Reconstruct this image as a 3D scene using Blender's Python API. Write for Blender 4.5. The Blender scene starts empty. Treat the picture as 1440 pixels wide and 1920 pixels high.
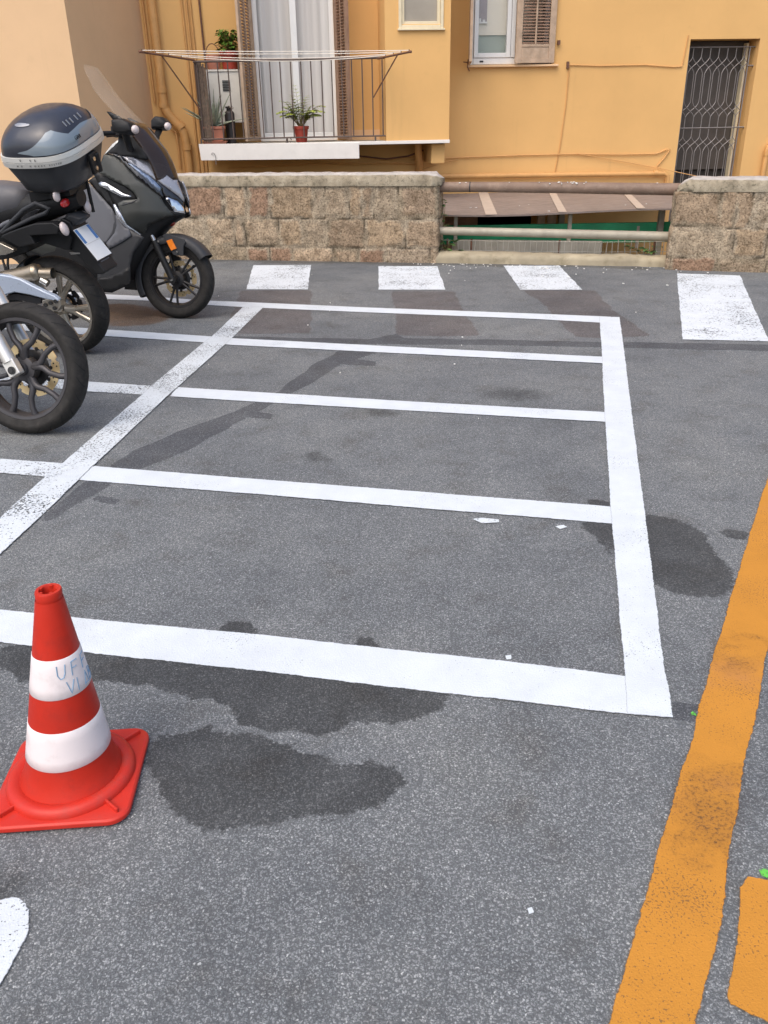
import bpy, bmesh, math, random
from mathutils import Vector, Matrix, noise
from mathutils.geometry import delaunay_2d_cdt
random.seed(7)
R = math.radians
scn = bpy.context.scene

# ------------------------------------------------------------------ camera
FPX, PCX, PCY, CAMZ = 1560.0, 720.0, 960.0, 1.45        # focal length in pixels of the 1440x1920 frame
_dn = Vector((60.0, 3306.0, FPX)).normalized()          # gravity in camera axes (x right, y down, z forward)
_up = -_dn
_fw = (Vector((0, 0, 1)) - _up * _up.z).normalized()
_rt = _fw.cross(_up)
if _rt.x < 0: _rt = -_rt
ROT = Matrix((_rt, _fw, _up))                            # camera axes -> world
CAM = Vector((0, 0, CAMZ))
cam_d = bpy.data.cameras.new("camera"); cam = bpy.data.objects.new("camera", cam_d)
scn.collection.objects.link(cam); scn.camera = cam
cam_d.sensor_fit = 'VERTICAL'; cam_d.sensor_height = 24.0; cam_d.lens = 24.0 * FPX / 1920.0
cam_d.clip_start = 0.05; cam_d.clip_end = 2000
m3 = ROT @ Matrix(((1, 0, 0), (0, -1, 0), (0, 0, -1)))
cam.matrix_world = Matrix.Translation(CAM) @ m3.to_4x4()

# ------------------------------------------------------------------ light
SUN_EL, SUN_AZ = R(58), R(-150)                         # azimuth measured from +Y towards +X
wld = bpy.data.worlds.new("World"); scn.world = wld; wld.use_nodes = True
wn = wld.node_tree
bg = wn.nodes["Background"]; bg.inputs[1].default_value = 0.15
sky = wn.nodes.new("ShaderNodeTexSky"); sky.sky_type = 'NISHITA'; sky.sun_disc = False
sky.sun_elevation = SUN_EL; sky.sun_rotation = SUN_AZ; sky.dust_density = 4.0; sky.air_density = 1.0; sky.ozone_density = 1.0
wn.links.new(sky.outputs[0], bg.inputs[0])
sd = bpy.data.lights.new("sun", 'SUN'); sd.energy = 1.0; sd.angle = R(70); sd.color = (1.0, 0.95, 0.88)
sun = bpy.data.objects.new("sun", sd); scn.collection.objects.link(sun)
sdir = Vector((math.sin(SUN_AZ) * math.cos(SUN_EL), math.cos(SUN_AZ) * math.cos(SUN_EL), math.sin(SUN_EL)))
sun.rotation_euler = sdir.to_track_quat('Z', 'Y').to_euler()
scn.view_settings.view_transform = 'Standard'; scn.view_settings.look = 'None'
scn.view_settings.gamma = 1.0; scn.view_settings.exposure = 0.68

# ------------------------------------------------------------------ helpers
def ray(px, py): return ROT @ Vector((px - PCX, py - PCY, FPX))
def gp(px, py, z=0.0):                                   # a pixel put down on the level ground
    v = ray(px, py); return CAM + v * ((z - CAMZ) / v.z)
def on_plane(px, py, p0, n):
    v = ray(px, py); return CAM + v * ((p0 - CAM).dot(n) / v.dot(n))
def cr(ox, oy, s, pts): return [(ox + x * s, oy + y * s) for x, y in pts]
def lerp(a, b, t): return a + (b - a) * t
def sstep(a, b, x):
    t = min(1, max(0, (x - a) / (b - a))); return t * t * (3 - 2 * t)
def pl(xs, ys, x):
    if x <= xs[0]: return ys[0]
    for i in range(1, len(xs)):
        if x <= xs[i]: return lerp(ys[i-1], ys[i], (x - xs[i-1]) / (xs[i] - xs[i-1]))
    return ys[-1]

class Frame:
    def __init__(s, x, y, yaw, lean=0.0):
        s.o = Vector((x, y, 0)); s.yaw = yaw; s.lean = lean
        s.M = Matrix.Rotation(yaw, 3, 'Z') @ Matrix.Rotation(lean, 3, 'X'); s.Mi = s.M.inverted()
        s.c = s.Mi @ (CAM - s.o)
    def loc(s, px, py, y=0.0):
        d = s.Mi @ ray(px, py); return s.c + d * ((y - s.c.y) / d.y)
    def surf(s, px, py, wf, off=0.0):                     # near flank y = -(wf(x, z) + off)
        y = -0.15
        for _ in range(24):
            p = s.loc(px, py, y); y = 0.5 * y + 0.5 * (-(wf(p.x, p.z) + off))
        return s.loc(px, py, y)

def empty(name, loc, rz=0.0, lean=0.0):
    o = bpy.data.objects.new(name, None); scn.collection.objects.link(o)
    o.location = loc; o.rotation_euler = (lean, 0, rz); o.empty_display_size = .1
    return o
def tag(o, label=None, cat=None, group=None, kind=None):
    if label: o["label"] = label
    if cat: o["category"] = cat
    if group: o["group"] = group
    if kind: o["kind"] = kind
    return o

class MB:
    def __init__(s): s.v = []; s.f = []; s.mi = []
    def usemat(s, k): s.mi.append((len(s.f), k)); return s
    def add(s, vs, fs):
        b = len(s.v); s.v += [tuple(p) for p in vs]; s.f += [tuple(i + b for i in q) for q in fs]; return s
    def box(s, c, d, M=None):
        cx, cy, cz = c; x, y, z = d[0]/2, d[1]/2, d[2]/2
        vs = [Vector((i*x, j*y, k*z)) for i in (-1, 1) for j in (-1, 1) for k in (-1, 1)]
        if M is not None: vs = [M @ v for v in vs]
        vs = [v + Vector(c) for v in vs]
        return s.add(vs, [(0,1,3,2),(4,6,7,5),(0,4,5,1),(2,3,7,6),(0,2,6,4),(1,5,7,3)])
    def bx(s, x0, x1, y0, y1, z0, z1): return s.box(((x0+x1)/2, (y0+y1)/2, (z0+z1)/2), (x1-x0, y1-y0, z1-z0))
    def tube(s, path, r, n=10, caps=True, flat=1.0):
        path = [Vector(p) for p in path]; m = len(path); rs = r if isinstance(r, (list, tuple)) else [r]*m
        t0 = (path[1]-path[0]).normalized(); a = Vector((0,0,1)) if abs(t0.z) < .9 else Vector((1,0,0))
        nx = t0.cross(a).normalized(); vs = []
        for i, p in enumerate(path):
            t = (path[min(i+1, m-1)] - path[max(i-1, 0)]).normalized()
            nx = (nx - t*nx.dot(t)).normalized(); ny = t.cross(nx)
            for k in range(n):
                an = 2*math.pi*k/n; vs.append(p + nx*math.cos(an)*rs[i] + ny*math.sin(an)*rs[i]*flat)
        fs = [(i*n+k, i*n+(k+1)%n, (i+1)*n+(k+1)%n, (i+1)*n+k) for i in range(m-1) for k in range(n)]
        if caps: fs += [tuple(range(n-1, -1, -1)), tuple((m-1)*n+k for k in range(n))]
        return s.add(vs, fs)
    def lathe(s, prof, c=(0,0,0), axis='z', n=48, close=False):
        vs = []; m = len(prof); c = Vector(c)
        for r, h in prof:
            for k in range(n):
                a = 2*math.pi*k/n
                if axis == 'z': vs.append(c + Vector((r*math.cos(a), r*math.sin(a), h)))
                else: vs.append(c + Vector((r*math.cos(a), h, r*math.sin(a))))
        mm = m if close else m-1; fs = []
        for i in range(mm):
            j = (i+1) % m
            for k in range(n): fs.append((i*n+k, i*n+(k+1)%n, j*n+(k+1)%n, j*n+k))
        return s.add(vs, fs)
    def loft(s, rings, caps=True):
        n = len(rings[0]); vs = [p for r in rings for p in r]
        fs = [(i*n+k, i*n+(k+1)%n, (i+1)*n+(k+1)%n, (i+1)*n+k) for i in range(len(rings)-1) for k in range(n)]
        if caps: fs += [tuple(range(n-1, -1, -1)), tuple((len(rings)-1)*n+k for k in range(n))]
        return s.add(vs, fs)
    def prism(s, pts, dv):                                # polygon of 3-D points swept by dv
        dv = Vector(dv); n = len(pts); pts = [Vector(p) for p in pts]
        return s.add(pts + [p + dv for p in pts], [tuple(range(n)), tuple(range(2*n-1, n-1, -1))] +
                     [(k, k+n, (k+1)%n+n, (k+1)%n) for k in range(n)])
    def ball(s, c, rx, ry, rz, n=14, m=9, M=None):
        vs = []; c = Vector(c)
        for i in range(m+1):
            t = math.pi*i/m
            for k in range(n):
                a = 2*math.pi*k/n; p = Vector((rx*math.sin(t)*math.cos(a), ry*math.sin(t)*math.sin(a), rz*math.cos(t)))
                vs.append(c + (M @ p if M is not None else p))
        return s.add(vs, [(i*n+k, (i+1)*n+k, (i+1)*n+(k+1)%n, i*n+(k+1)%n) for i in range(m) for k in range(n)])
    def build(s, name, mat, parent=None, smooth=35, bevel=0.0, segs=2, attr=None, recalc=True, merge=False, each=False):
        me = bpy.data.meshes.new(name); me.from_pydata(s.v, [], s.f)
        if each:
            nv = len(s.v); par = list(range(nv))
            def find(i):
                while par[i] != i: par[i] = par[par[i]]; i = par[i]
                return i
            for f in s.f:
                for q in f[1:]: par[find(q)] = find(f[0])
            grp = {}
            for fi, f in enumerate(s.f): grp.setdefault(find(f[0]), []).append(f)
            bpy.data.meshes.remove(me); outs = []
            for g in grp.values():
                ids = sorted({i for f in g for i in f}); mp = {i: k for k, i in enumerate(ids)}; m2 = MB(); m2.add([s.v[i] for i in ids], [tuple(mp[i] for i in f) for f in g])
                outs.append(m2.build(name, mat, parent, smooth, bevel, segs))
            return outs[0]
        if recalc or merge:
            bm = bmesh.new(); bm.from_mesh(me)
            if merge: bmesh.ops.remove_doubles(bm, verts=bm.verts, dist=1e-5)
            bmesh.ops.recalc_face_normals(bm, faces=bm.faces); bm.to_mesh(me); bm.free()
        o = bpy.data.objects.new(name, me); scn.collection.objects.link(o)
        for q in (mat if isinstance(mat, list) else [mat]): me.materials.append(q)
        if s.mi: me.polygons.foreach_set('material_index', [next((k for lo, k in reversed(s.mi) if fi >= lo), 0) for fi in range(len(s.f))])
        if attr:
            for an, vals in attr.items():
                if isinstance(vals[0], (tuple, list)):
                    a = me.attributes.new(an, 'FLOAT_COLOR', 'POINT'); a.data.foreach_set('color', [c for v in vals for c in v])
                else:
                    a = me.attributes.new(an, 'FLOAT', 'POINT'); a.data.foreach_set('value', vals)
        if smooth:
            me.polygons.foreach_set('use_smooth', [True]*len(me.polygons)); me.set_sharp_from_angle(angle=R(smooth))
        if bevel:
            b = o.modifiers.new('bevel', 'BEVEL'); b.width = bevel; b.segments = segs; b.limit_method = 'ANGLE'; b.angle_limit = R(40)
            me.polygons.foreach_set('use_smooth', [True]*len(me.polygons)); b.harden_normals = True
        if parent: o.parent = parent
        return o

def inside(p, poly):
    x, y = p; c = False; j = len(poly)-1
    for i in range(len(poly)):
        xi, yi = poly[i]; xj, yj = poly[j]
        if (yi > y) != (yj > y) and x < (xj-xi)*(y-yi)/(yj-yi)+xi: c = not c
        j = i
    return c
def resample(poly, step):
    out = []
    for i in range(len(poly)):
        a = Vector(poly[i]); b = Vector(poly[(i+1) % len(poly)]); n = max(1, int((b-a).length/step))
        out += [tuple(a.lerp(b, k/n)) for k in range(n)]
    return out
def fill(poly, step):
    o = resample(poly, step); n = len(o); pts = [Vector(p) for p in o]
    xs = [p[0] for p in o]; ys = [p[1] for p in o]
    y = min(ys)+step*.5; row = 0
    while y < max(ys):
        x = min(xs) + (step*.5 if row % 2 else 0)
        while x < max(xs):
            if inside((x, y), o) and min((Vector((x, y))-q).length for q in pts[:n]) > step*.55: pts.append(Vector((x, y)))
            x += step
        y += step*.87; row += 1
    r = delaunay_2d_cdt(pts, [(i, (i+1) % n) for i in range(n)], [], 1, 1e-4)
    return r[0], [tuple(f) for f in r[2]]
def flank(F, poly, wf, off, name, mat, parent, step=6, thick=.012, mirror=True, flat=None):
    vs, fs = fill(poly, step); m = MB()
    if flat is None: m.add([F.surf(p.x, p.y, wf, off) for p in vs], fs)
    else: m.add([F.loc(p.x, p.y, flat) for p in vs], fs)
    outs = [m.build(name, mat, parent, smooth=50)]
    if mirror:
        m2 = MB(); m2.add([(x, -y, z) for x, y, z in m.v], m.f); outs.append(m2.build(name, mat, parent, smooth=50))
    for o in outs: so = o.modifiers.new('solid', 'SOLIDIFY'); so.thickness = thick; so.offset = 0
    o = outs[0]
    return o

# ------------------------------------------------------------------ materials
class NT:
    def __init__(s, name):
        s.m = bpy.data.materials.new(name); s.m.use_nodes = True; s.t = s.m.node_tree; s.n = s.t.nodes; s.b = s.n["Principled BSDF"]; s.out = s.n["Material Output"]
        s.co = s.n.new("ShaderNodeTexCoord").outputs["Object"]
    def L(s, a, b): s.t.links.new(a, b)
    def put(s, inp, v):
        if hasattr(v, 'is_output') or isinstance(v, bpy.types.NodeSocket): s.L(v, inp)
        elif isinstance(v, (tuple, list)) and len(v) == 3 and inp.type == 'RGBA': inp.default_value = (*v, 1)
        else: inp.default_value = v
    def noise(s, scale, detail=4, rough=.55, co=None, dist=0.0, out="Fac"):
        n = s.n.new("ShaderNodeTexNoise"); n.inputs["Scale"].default_value = scale; n.inputs["Detail"].default_value = detail
        n.inputs["Roughness"].default_value = rough; n.inputs["Distortion"].default_value = dist; s.L(co or s.co, n.inputs["Vector"]); return n.outputs[out]
    def vor(s, scale, feature='F1', out="Distance", co=None, rnd=1.0):
        n = s.n.new("ShaderNodeTexVoronoi"); n.feature = feature; n.inputs["Scale"].default_value = scale; n.inputs["Randomness"].default_value = rnd
        s.L(co or s.co, n.inputs["Vector"]); return n.outputs[out]
    def math(s, op, a, b=0.0, c=0.0, clamp=False):
        n = s.n.new("ShaderNodeMath"); n.operation = op; n.use_clamp = clamp
        for i, v in enumerate((a, b, c)): s.put(n.inputs[i], v)
        return n.outputs[0]
    def ramp(s, fac, stops, interp='LINEAR'):
        n = s.n.new("ShaderNodeValToRGB"); n.color_ramp.interpolation = interp; e = n.color_ramp.elements
        while len(e) < len(stops): e.new(.5)
        for i, (p, c) in enumerate(stops):
            e[i].position = p; e[i].color = (*c, 1) if isinstance(c, (tuple, list)) else (c, c, c, 1)
        s.L(fac, n.inputs[0]); return n.outputs[0]
    def mix(s, fac, a, b, mode='MIX'):
        n = s.n.new("ShaderNodeMix"); n.data_type = 'RGBA'; n.blend_type = mode
        s.put(n.inputs[0], fac); s.put(n.inputs[6], a); s.put(n.inputs[7], b); return n.outputs[2]
    def mr(s, v, a, b, c=0.0, d=1.0):
        n = s.n.new("ShaderNodeMapRange"); n.interpolation_type = 'SMOOTHSTEP'; s.L(v, n.inputs[0])
        for i, x in enumerate((a, b, c, d)): n.inputs[i+1].default_value = x
        return n.outputs[0]
    def bump(s, h, strength=.3, dist=.01, normal=None):
        n = s.n.new("ShaderNodeBump"); n.inputs["Strength"].default_value = strength; n.inputs["Distance"].default_value = dist
        s.L(h, n.inputs["Height"])
        if normal: s.L(normal, n.inputs["Normal"])
        return n.outputs[0]
    def attr(s, name, out="Fac"):
        n = s.n.new("ShaderNodeAttribute"); n.attribute_name = name; return n.outputs[out]
    def scaled(s, v):
        n = s.n.new("ShaderNodeMapping"); n.inputs["Scale"].default_value = v; s.L(s.co, n.inputs["Vector"]); return n.outputs[0]
    def set(s, **k):
        for a, v in k.items(): s.put(s.b.inputs[a.replace('_', ' ')], v)
        return s.m
def pm(name, col, rough=.5, metal=0.0, var=.12, vs=6.0, bump=.05, bs=120.0, coat=0.0, dirt=0.0, dcol=(.12,.10,.08), spec=.5):
    t = NT(name); a = tuple(c*(1-var) for c in col); b = tuple(min(1, c*(1+var)) for c in col)
    c = t.ramp(t.noise(vs, 5), [(.3, a), (.7, b)])
    if dirt: c = t.mix(t.mr(t.noise(vs*2.3, 8, .7), .48, .72, 0, dirt), c, dcol)
    t.set(Base_Color=c, Metallic=metal, Roughness=t.mr(t.noise(vs*3, 4), .3, .7, max(.02, rough-.08), min(1, rough+.08)), Specular_IOR_Level=spec)
    if bump: t.set(Normal=t.bump(t.noise(bs, 3), bump, .004))
    if coat: t.set(Coat_Weight=coat, Coat_Roughness=.06)
    return t.m

def asphalt(t, dark=1.0, tint=(1, 1, 1)):
    wob = t.noise(110, 2, .5, out="Color")
    co = t.n.new("ShaderNodeVectorMath"); co.operation = 'MULTIPLY_ADD'; t.L(wob, co.inputs[0]); co.inputs[1].default_value = (.012, .012, .012); t.L(t.co, co.inputs[2]); co = co.outputs[0]
    cell = t.n.new("ShaderNodeSeparateColor"); t.L(t.vor(205, 'F1', "Color", co), cell.inputs[0])
    d1 = t.vor(205, 'F1', "Distance", co)
    stone = t.ramp(cell.outputs[0], [(0, (.105,.111,.118)), (.42, (.172,.180,.189)), (.86, (.245,.252,.262)), (.972, (.31,.318,.326)), (1, (.42,.425,.43))])
    c = t.mix(t.mr(d1, .30, .62, 0, .85), stone, (.082,.086,.092))
    fine = t.noise(420, 2, .6)
    c = t.mix(.8, c, t.ramp(fine, [(.30, .64), (.70, 1.36)]), 'MULTIPLY')
    big = t.noise(.9, 6, .6); med = t.noise(4.5, 6, .65)
    c = t.mix(1.0, c, t.ramp(big, [(.34, (.80,.81,.83)), (.50, (1,1,1)), (.66, (1.16,1.14,1.10))]), 'MULTIPLY')
    c = t.mix(1.0, c, t.ramp(med, [(.30, (.80,.77,.74)), (.46, (1,1,1)), (.70, (1.14,1.13,1.12))]), 'MULTIPLY')
    # oil spots and smears of dirt
    spot = t.mr(t.noise(2.2, 7, .68, dist=.6), .63, .74)
    c = t.mix(t.math('MULTIPLY', spot, .4), c, (.06,.058,.058))
    c = t.mix(1.0, c, (1.02*dark*tint[0], 1.035*dark*tint[1], 1.01*dark*tint[2]), 'MULTIPLY')
    h = t.math('ADD', t.math('MULTIPLY', d1, -1.0), t.math('MULTIPLY', fine, .5))
    return c, h
tA = NT("asphalt"); c_, h_ = asphalt(tA); M_ASPH = tA.set(Base_Color=c_, Roughness=.82, Normal=tA.bump(h_, .5, .003), Specular_IOR_Level=.35)
def sheet_mat(name, dark=None, tint=(1, 1, 1), paint=None, wear=.0, soft=.25, dirty=.1, rough=.8, dcol=(.30,.29,.27), worncol=None, ps=190):
    t = NT(name); ed = t.attr("ed")
    h = asphalt(t)[1] if paint else None; n = t.math('ADD', t.math('MULTIPLY', t.noise(70, 3), .55), t.math('MULTIPLY', t.noise(14, 4), .45))
    if paint:
        pc = t.ramp(t.noise(7, 6, .65), [(.3, tuple(x*(1-.10) for x in paint)), (.65, paint)])
        pc = t.mix(t.mr(t.noise(1.6, 6, .6), .55, .8, 0, dirty), pc, dcol)
        pc = t.mix(t.mr(t.noise(260, 2), .58, .8, 0, .35), pc, tuple(x*.6 for x in paint))
        a = t.mr(t.math('ADD', ed, t.math('MULTIPLY', t.math('SUBTRACT', n, .5), .8)), .36, .54)
        if wear:
            pit = t.mr(t.math('ADD', t.noise(ps, 3, .55), t.math('MULTIPLY', t.math('SUBTRACT', t.noise(2.6, 4, .6), .5), .55)), .70-wear*.16, .74-wear*.16)
            if worncol: pc = t.mix(t.math('MULTIPLY', pit, .75), pc, worncol)
            else: a = t.math('MULTIPLY', a, t.math('SUBTRACT', 1.0, pit))
        col = pc; t.set(Base_Color=col, Roughness=rough, Normal=t.bump(h, .30, .003), Specular_IOR_Level=.3)
    else:
        a = t.mr(t.math('ADD', ed, t.math('MULTIPLY', t.math('SUBTRACT', n, .5), t.mr(ed, 0.0, .3, 0.0, 1.3))), .5-soft, .5+soft)
        a = t.math('MULTIPLY', a, t.mr(t.noise(5, 4, .6), .2, .6, .72, 1.0))
        c0, h = asphalt(t)
        c = t.mix(1.0, c0, t.mix(a, (1, 1, 1), tuple((dark or 1)*x for x in tint)), 'MULTIPLY')
        t.set(Base_Color=c, Roughness=rough, Normal=t.bump(h, .5, .003), Specular_IOR_Level=.35)
        return t.m
    tr = t.n.new("ShaderNodeBsdfTransparent"); mx = t.n.new("ShaderNodeMixShader")
    t.L(a, mx.inputs[0]); t.L(tr.outputs[0], mx.inputs[1]); t.L(t.b.outputs[0], mx.inputs[2]); t.L(mx.outputs[0], t.out.inputs[0])
    return t.m
WHITE = (.595, .635, .665)
M_WHITE = sheet_mat("fresh_white_paint", paint=WHITE, wear=.10, dirty=.22)
M_WORN = sheet_mat("worn_white_paint", paint=(.59,.63,.655), wear=.80, dirty=.25, ps=105)
M_ZEBRA = sheet_mat("cracked_white_paint", paint=(.61,.65,.68), wear=.62, dirty=.16, ps=62)
M_SPOT = sheet_mat("spotted_white_paint", paint=(.60,.64,.67), wear=.45, dirty=.2, ps=150)
M_YEL = sheet_mat("orange_yellow_paint", paint=(.50,.215,.028), wear=.42, dirty=.75, dcol=(.38,.17,.072), worncol=(.13,.065,.032))
M_GREEN = sheet_mat("green_marker_paint", paint=(.13,.50,.07), wear=.9)
M_WET = sheet_mat("damp_asphalt", dark=.38, soft=.09, rough=.7)
M_TAR = sheet_mat("tar_sealed_asphalt", dark=.52, tint=(1,1,1.06), soft=.10)
M_OIL = sheet_mat("oily_asphalt", dark=.46, soft=.35)
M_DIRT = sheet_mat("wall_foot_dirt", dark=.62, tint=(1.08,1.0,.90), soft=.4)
M_GHOST = sheet_mat("red_ground_asphalt", dark=.70, tint=(1.08,.95,.93), soft=.10)
M_RUST = sheet_mat("rusty_asphalt", dark=.62, tint=(1.30,.86,.62), soft=.22)

def grime_mat():
    t = NT("ground_in_grime"); ed = t.attr("ed")
    k = t.math('MULTIPLY', t.mr(ed, .05, .9), t.mr(t.noise(9, 5, .65), .36, .62)); sp = t.mr(t.noise(120, 4, .6), .48, .66, .12, .60)
    t.set(Base_Color=(.075,.048,.034), Roughness=.9); tr = t.n.new("ShaderNodeBsdfTransparent"); mx = t.n.new("ShaderNodeMixShader")
    t.L(t.math('MULTIPLY', k, sp), mx.inputs[0]); t.L(tr.outputs[0], mx.inputs[1]); t.L(t.b.outputs[0], mx.inputs[2]); t.L(mx.outputs[0], t.out.inputs[0]); return t.m
M_GRIME = grime_mat()
def plaster(name, col, var=.07):
    t = NT(name); a = tuple(c*(1-var) for c in col); b = tuple(min(1, c*(1+var)) for c in col)
    c = t.ramp(t.noise(.8, 6, .6), [(.3, a), (.7, b)])
    c = t.mix(t.mr(t.noise(3.5, 8, .7), .56, .78, 0, .24), c, tuple(x*.74 for x in col))
    st = t.noise(1.0, 6, .65, co=t.scaled((7, 7, .5)))                     # rain streaks
    c = t.mix(t.mr(st, .58, .8, 0, .28), c, tuple(x*.66 for x in col))
    t.set(Base_Color=c, Roughness=.9, Specular_IOR_Level=.25, Normal=t.bump(t.math('ADD', t.noise(160, 3), t.noise(22, 4)), .22, .004))
    return t.m
M_ORANGE = plaster("orange_plaster", (.71, .425, .165))
M_PALEO = plaster("pale_orange_plaster", (.75, .50, .285))
M_CREAMW = plaster("cream_reflection", (.80, .75, .64), .03)  # reflected cream wall, put into the colour of a board
M_BASEG = plaster("grey_green_reflection", (.36, .42, .37), .04)  # reflected grey-green base wall, likewise put into a board's colour
M_PIPEO = pm("orange_painted_pipe", (.60,.32,.11), .6, var=.08, dirt=.25, dcol=(.35,.17,.06), bump=.1)
M_WHITEP = pm("white_painted_board", (.78,.74,.68), .6, var=.04, dirt=.12, dcol=(.5,.44,.36))
M_SHUT = pm("weathered_brown_shutter", (.46,.33,.225), .75, var=.2, vs=9, dirt=.4, dcol=(.52,.42,.32), bump=.3)
M_SHUTD = pm("faded_brown_shutter", (.27,.165,.11), .75, var=.2, vs=9, dirt=.35, dcol=(.34,.25,.18), bump=.3)
M_PVC = pm("white_window_frame", (.74,.74,.72), .35, var=.03, bump=0)
M_CREAM = pm("cream_window_frame", (.72,.62,.42), .5, var=.06, dirt=.1)
M_RUSTM = pm("rusty_iron", (.15,.070,.042), .75, metal=0.0, var=.3, vs=20, bump=.25)
M_IRON = pm("grey_iron", (.24,.22,.21), .55, metal=.4, var=.15, bump=.1)
M_RAIL = pm("dark_brown_iron", (.105,.075,.062), .6, metal=.1, var=.2, bump=.1)
M_WIRE = pm("galvanised_wire", (.46,.43,.37), .5, metal=.2, bump=0)
M_CORD = pm("white_cord", (.80,.74,.64), .7, bump=0)
M_TERRA = pm("terracotta", (.42,.16,.10), .75, var=.12, dirt=.15, dcol=(.5,.34,.26))
M_REDPOT = pm("red_plastic_pot", (.34,.045,.025), .5, var=.08)
M_SOIL = pm("potting_soil", (.05,.035,.025), .95, var=.4, bump=.6)
M_ALOE = pm("aloe_leaf", (.29,.32,.23), .5, var=.25, vs=14)
M_PALM = pm("palm_leaf", (.33,.39,.06), .45, var=.35, vs=14)
M_BASIL = pm("basil_leaf", (.10,.20,.025), .5, var=.4, vs=25)
M_WEED = pm("weed_leaf", (.10,.19,.05), .6, var=.4, vs=18)
M_STEM = pm("stem", (.22,.16,.07), .7, var=.2)
M_CAB = pm("white_metal_cabinet", (.66,.63,.56), .5, var=.05, dirt=.12, dcol=(.4,.34,.27))
M_DARK = pm("dark_interior", (.045,.038,.034), .85, var=.2, bump=0)
M_DOORIN = pm("dark_door_panel", (.075,.062,.052), .6, var=.12)
M_BAMB = pm("brown_reed", (.17,.12,.085), .8, var=.35, vs=30, bump=.4)
M_CAN = pm("dark_canister", (.035,.028,.025), .5)
M_BROWNP = pm("brown_painted_pipe", (.19,.125,.088), .65, var=.15, dirt=.3, dcol=(.36,.27,.2), bump=.15)
M_GREYP = pm("old_galvanised_pipe", (.33,.30,.235), .6, metal=.15, var=.15, dirt=.35, dcol=(.22,.19,.14), bump=.15)
M_CANOPY = pm("brown_canopy_sheet", (.205,.165,.145), .6, var=.10, vs=3, dirt=.25, dcol=(.33,.28,.25))
M_CANST = pm("beige_canopy_strip", (.45,.37,.30), .6, var=.06)
M_GREENT = pm("green_tarpaulin", (.02,.36,.15), .5, var=.2, vs=4, bump=.2)
M_CONC = pm("grey_concrete", (.30,.28,.235), .9, var=.15, vs=5, dirt=.35, dcol=(.17,.15,.11), bump=.5, bs=70)
M_KERB = pm("mossy_kerb_concrete", (.34,.29,.20), .9, var=.2, vs=4, dirt=.55, dcol=(.17,.14,.075), bump=.6, bs=60)
M_SCUFF = pm("white_droppings", (.75,.73,.68), .9, bump=0)
# vehicles
M_TYRE = pm("tyre_rubber", (.020,.0185,.017), .75, var=.25, vs=10, dirt=.5, dcol=(.048,.042,.036), bump=.25, spec=.3)
M_GROOVE = pm("tyre_groove", (.008,.008,.008), .9, bump=0)
M_BLKRIM = pm("black_alloy", (.022,.021,.022), .42, metal=.3, bump=.05)
M_GREYRIM = pm("graphite_alloy", (.055,.052,.055), .5, metal=.4, bump=.08)
M_SILRIM = pm("champagne_alloy", (.44,.40,.34), .33, metal=.85, bump=.03)
M_GOLD = pm("gold_disc_steel", (.78,.60,.34), .38, metal=.75, bump=.05)
M_STEEL = pm("brushed_steel", (.55,.53,.50), .3, metal=.95, bump=.03)
M_EXH = pm("bronzed_steel", (.36,.305,.235), .42, metal=.9, var=.18, bump=.03)
M_ALU = pm("swingarm_silver", (.40,.46,.56), .32, metal=.15, var=.03, bump=0, coat=.25)
M_FORK = pm("fork_silver", (.66,.64,.60), .38, metal=.6, var=.05, bump=0)
M_BLKP = pm("black_plastic", (.012,.012,.0125), .5, var=.2, bump=.15, spec=.3)
M_BLKG = pm("gloss_black", (.012,.012,.014), .16, bump=0, coat=.6)
M_GUN = pm("gunmetal_paint", (.050,.052,.047), .46, metal=.25, var=.05, bump=0, coat=.08)
M_GREYPL = pm("grey_plastic", (.105,.108,.12), .48, var=.06, bump=.05)
M_DGREY = pm("dark_grey_plastic", (.034,.035,.038), .5, var=.08, bump=.05, spec=.35)
M_SILV = pm("silver_trim", (.62,.63,.66), .25, metal=.8, bump=0)
M_COWL = pm("glossy_grey_cowl", (.33,.33,.35), .22, metal=.45, bump=0, coat=.6)
M_SEAT = pm("grey_seat_vinyl", (.10,.098,.105), .55, var=.08, bump=.15, bs=260)
M_NAVY = pm("dusty_navy_lid", (.022,.024,.034), .38, var=.15, vs=5, bump=.03, coat=.25)
M_CASEB = pm("black_case_plastic", (.022,.023,.026), .4, var=.1, bump=.08)
M_CASES = pm("satin_silver_band", (.62,.61,.57), .36, metal=.35, var=.04, bump=0)
M_LENSW = pm("white_indicator_lens", (.58,.50,.48), .35, bump=0, coat=.4)
M_LENSR = pm("red_lens", (.55,.02,.02), .2, bump=0, coat=.6)
M_LENSO = pm("amber_reflector", (.75,.20,.02), .25, bump=.2, bs=300, coat=.5)
M_LENSDR = pm("dark_red_lens", (.28,.035,.02), .25, bump=.2, bs=200, coat=.5)
M_CHROME = pm("headlight_chrome", (.75,.75,.77), .1, metal=1.0, bump=.25, bs=30, coat=.6)
M_BLUEG = pm("blue_grey_lens", (.22,.27,.36), .12, metal=.5, bump=.05, coat=.8)
M_PLATE = pm("number_plate_white", (.82,.82,.80), .4, var=.03, bump=0)
M_PBLUE = pm("number_plate_blue", (.06,.20,.46), .4, bump=0)
M_INK = pm("black_ink", (.02,.02,.02), .6, bump=0)
M_CONE = pm("red_cone_plastic", (.47,.024,.011), .42, var=.08, dirt=.35, dcol=(.24,.025,.018), bump=.08, spec=.3)
M_CONEB = pm("red_cone_base", (.51,.029,.017), .42, var=.08, dirt=.45, dcol=(.27,.06,.05), bump=.08, spec=.3)
M_BAND = pm("white_reflective_band", (.74,.67,.66), .45, var=.03, vs=10, dirt=.35, dcol=(.48,.42,.40), bump=.06)
M_MARK = pm("blue_grey_marker", (.20,.32,.45), .7, bump=0)
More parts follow.
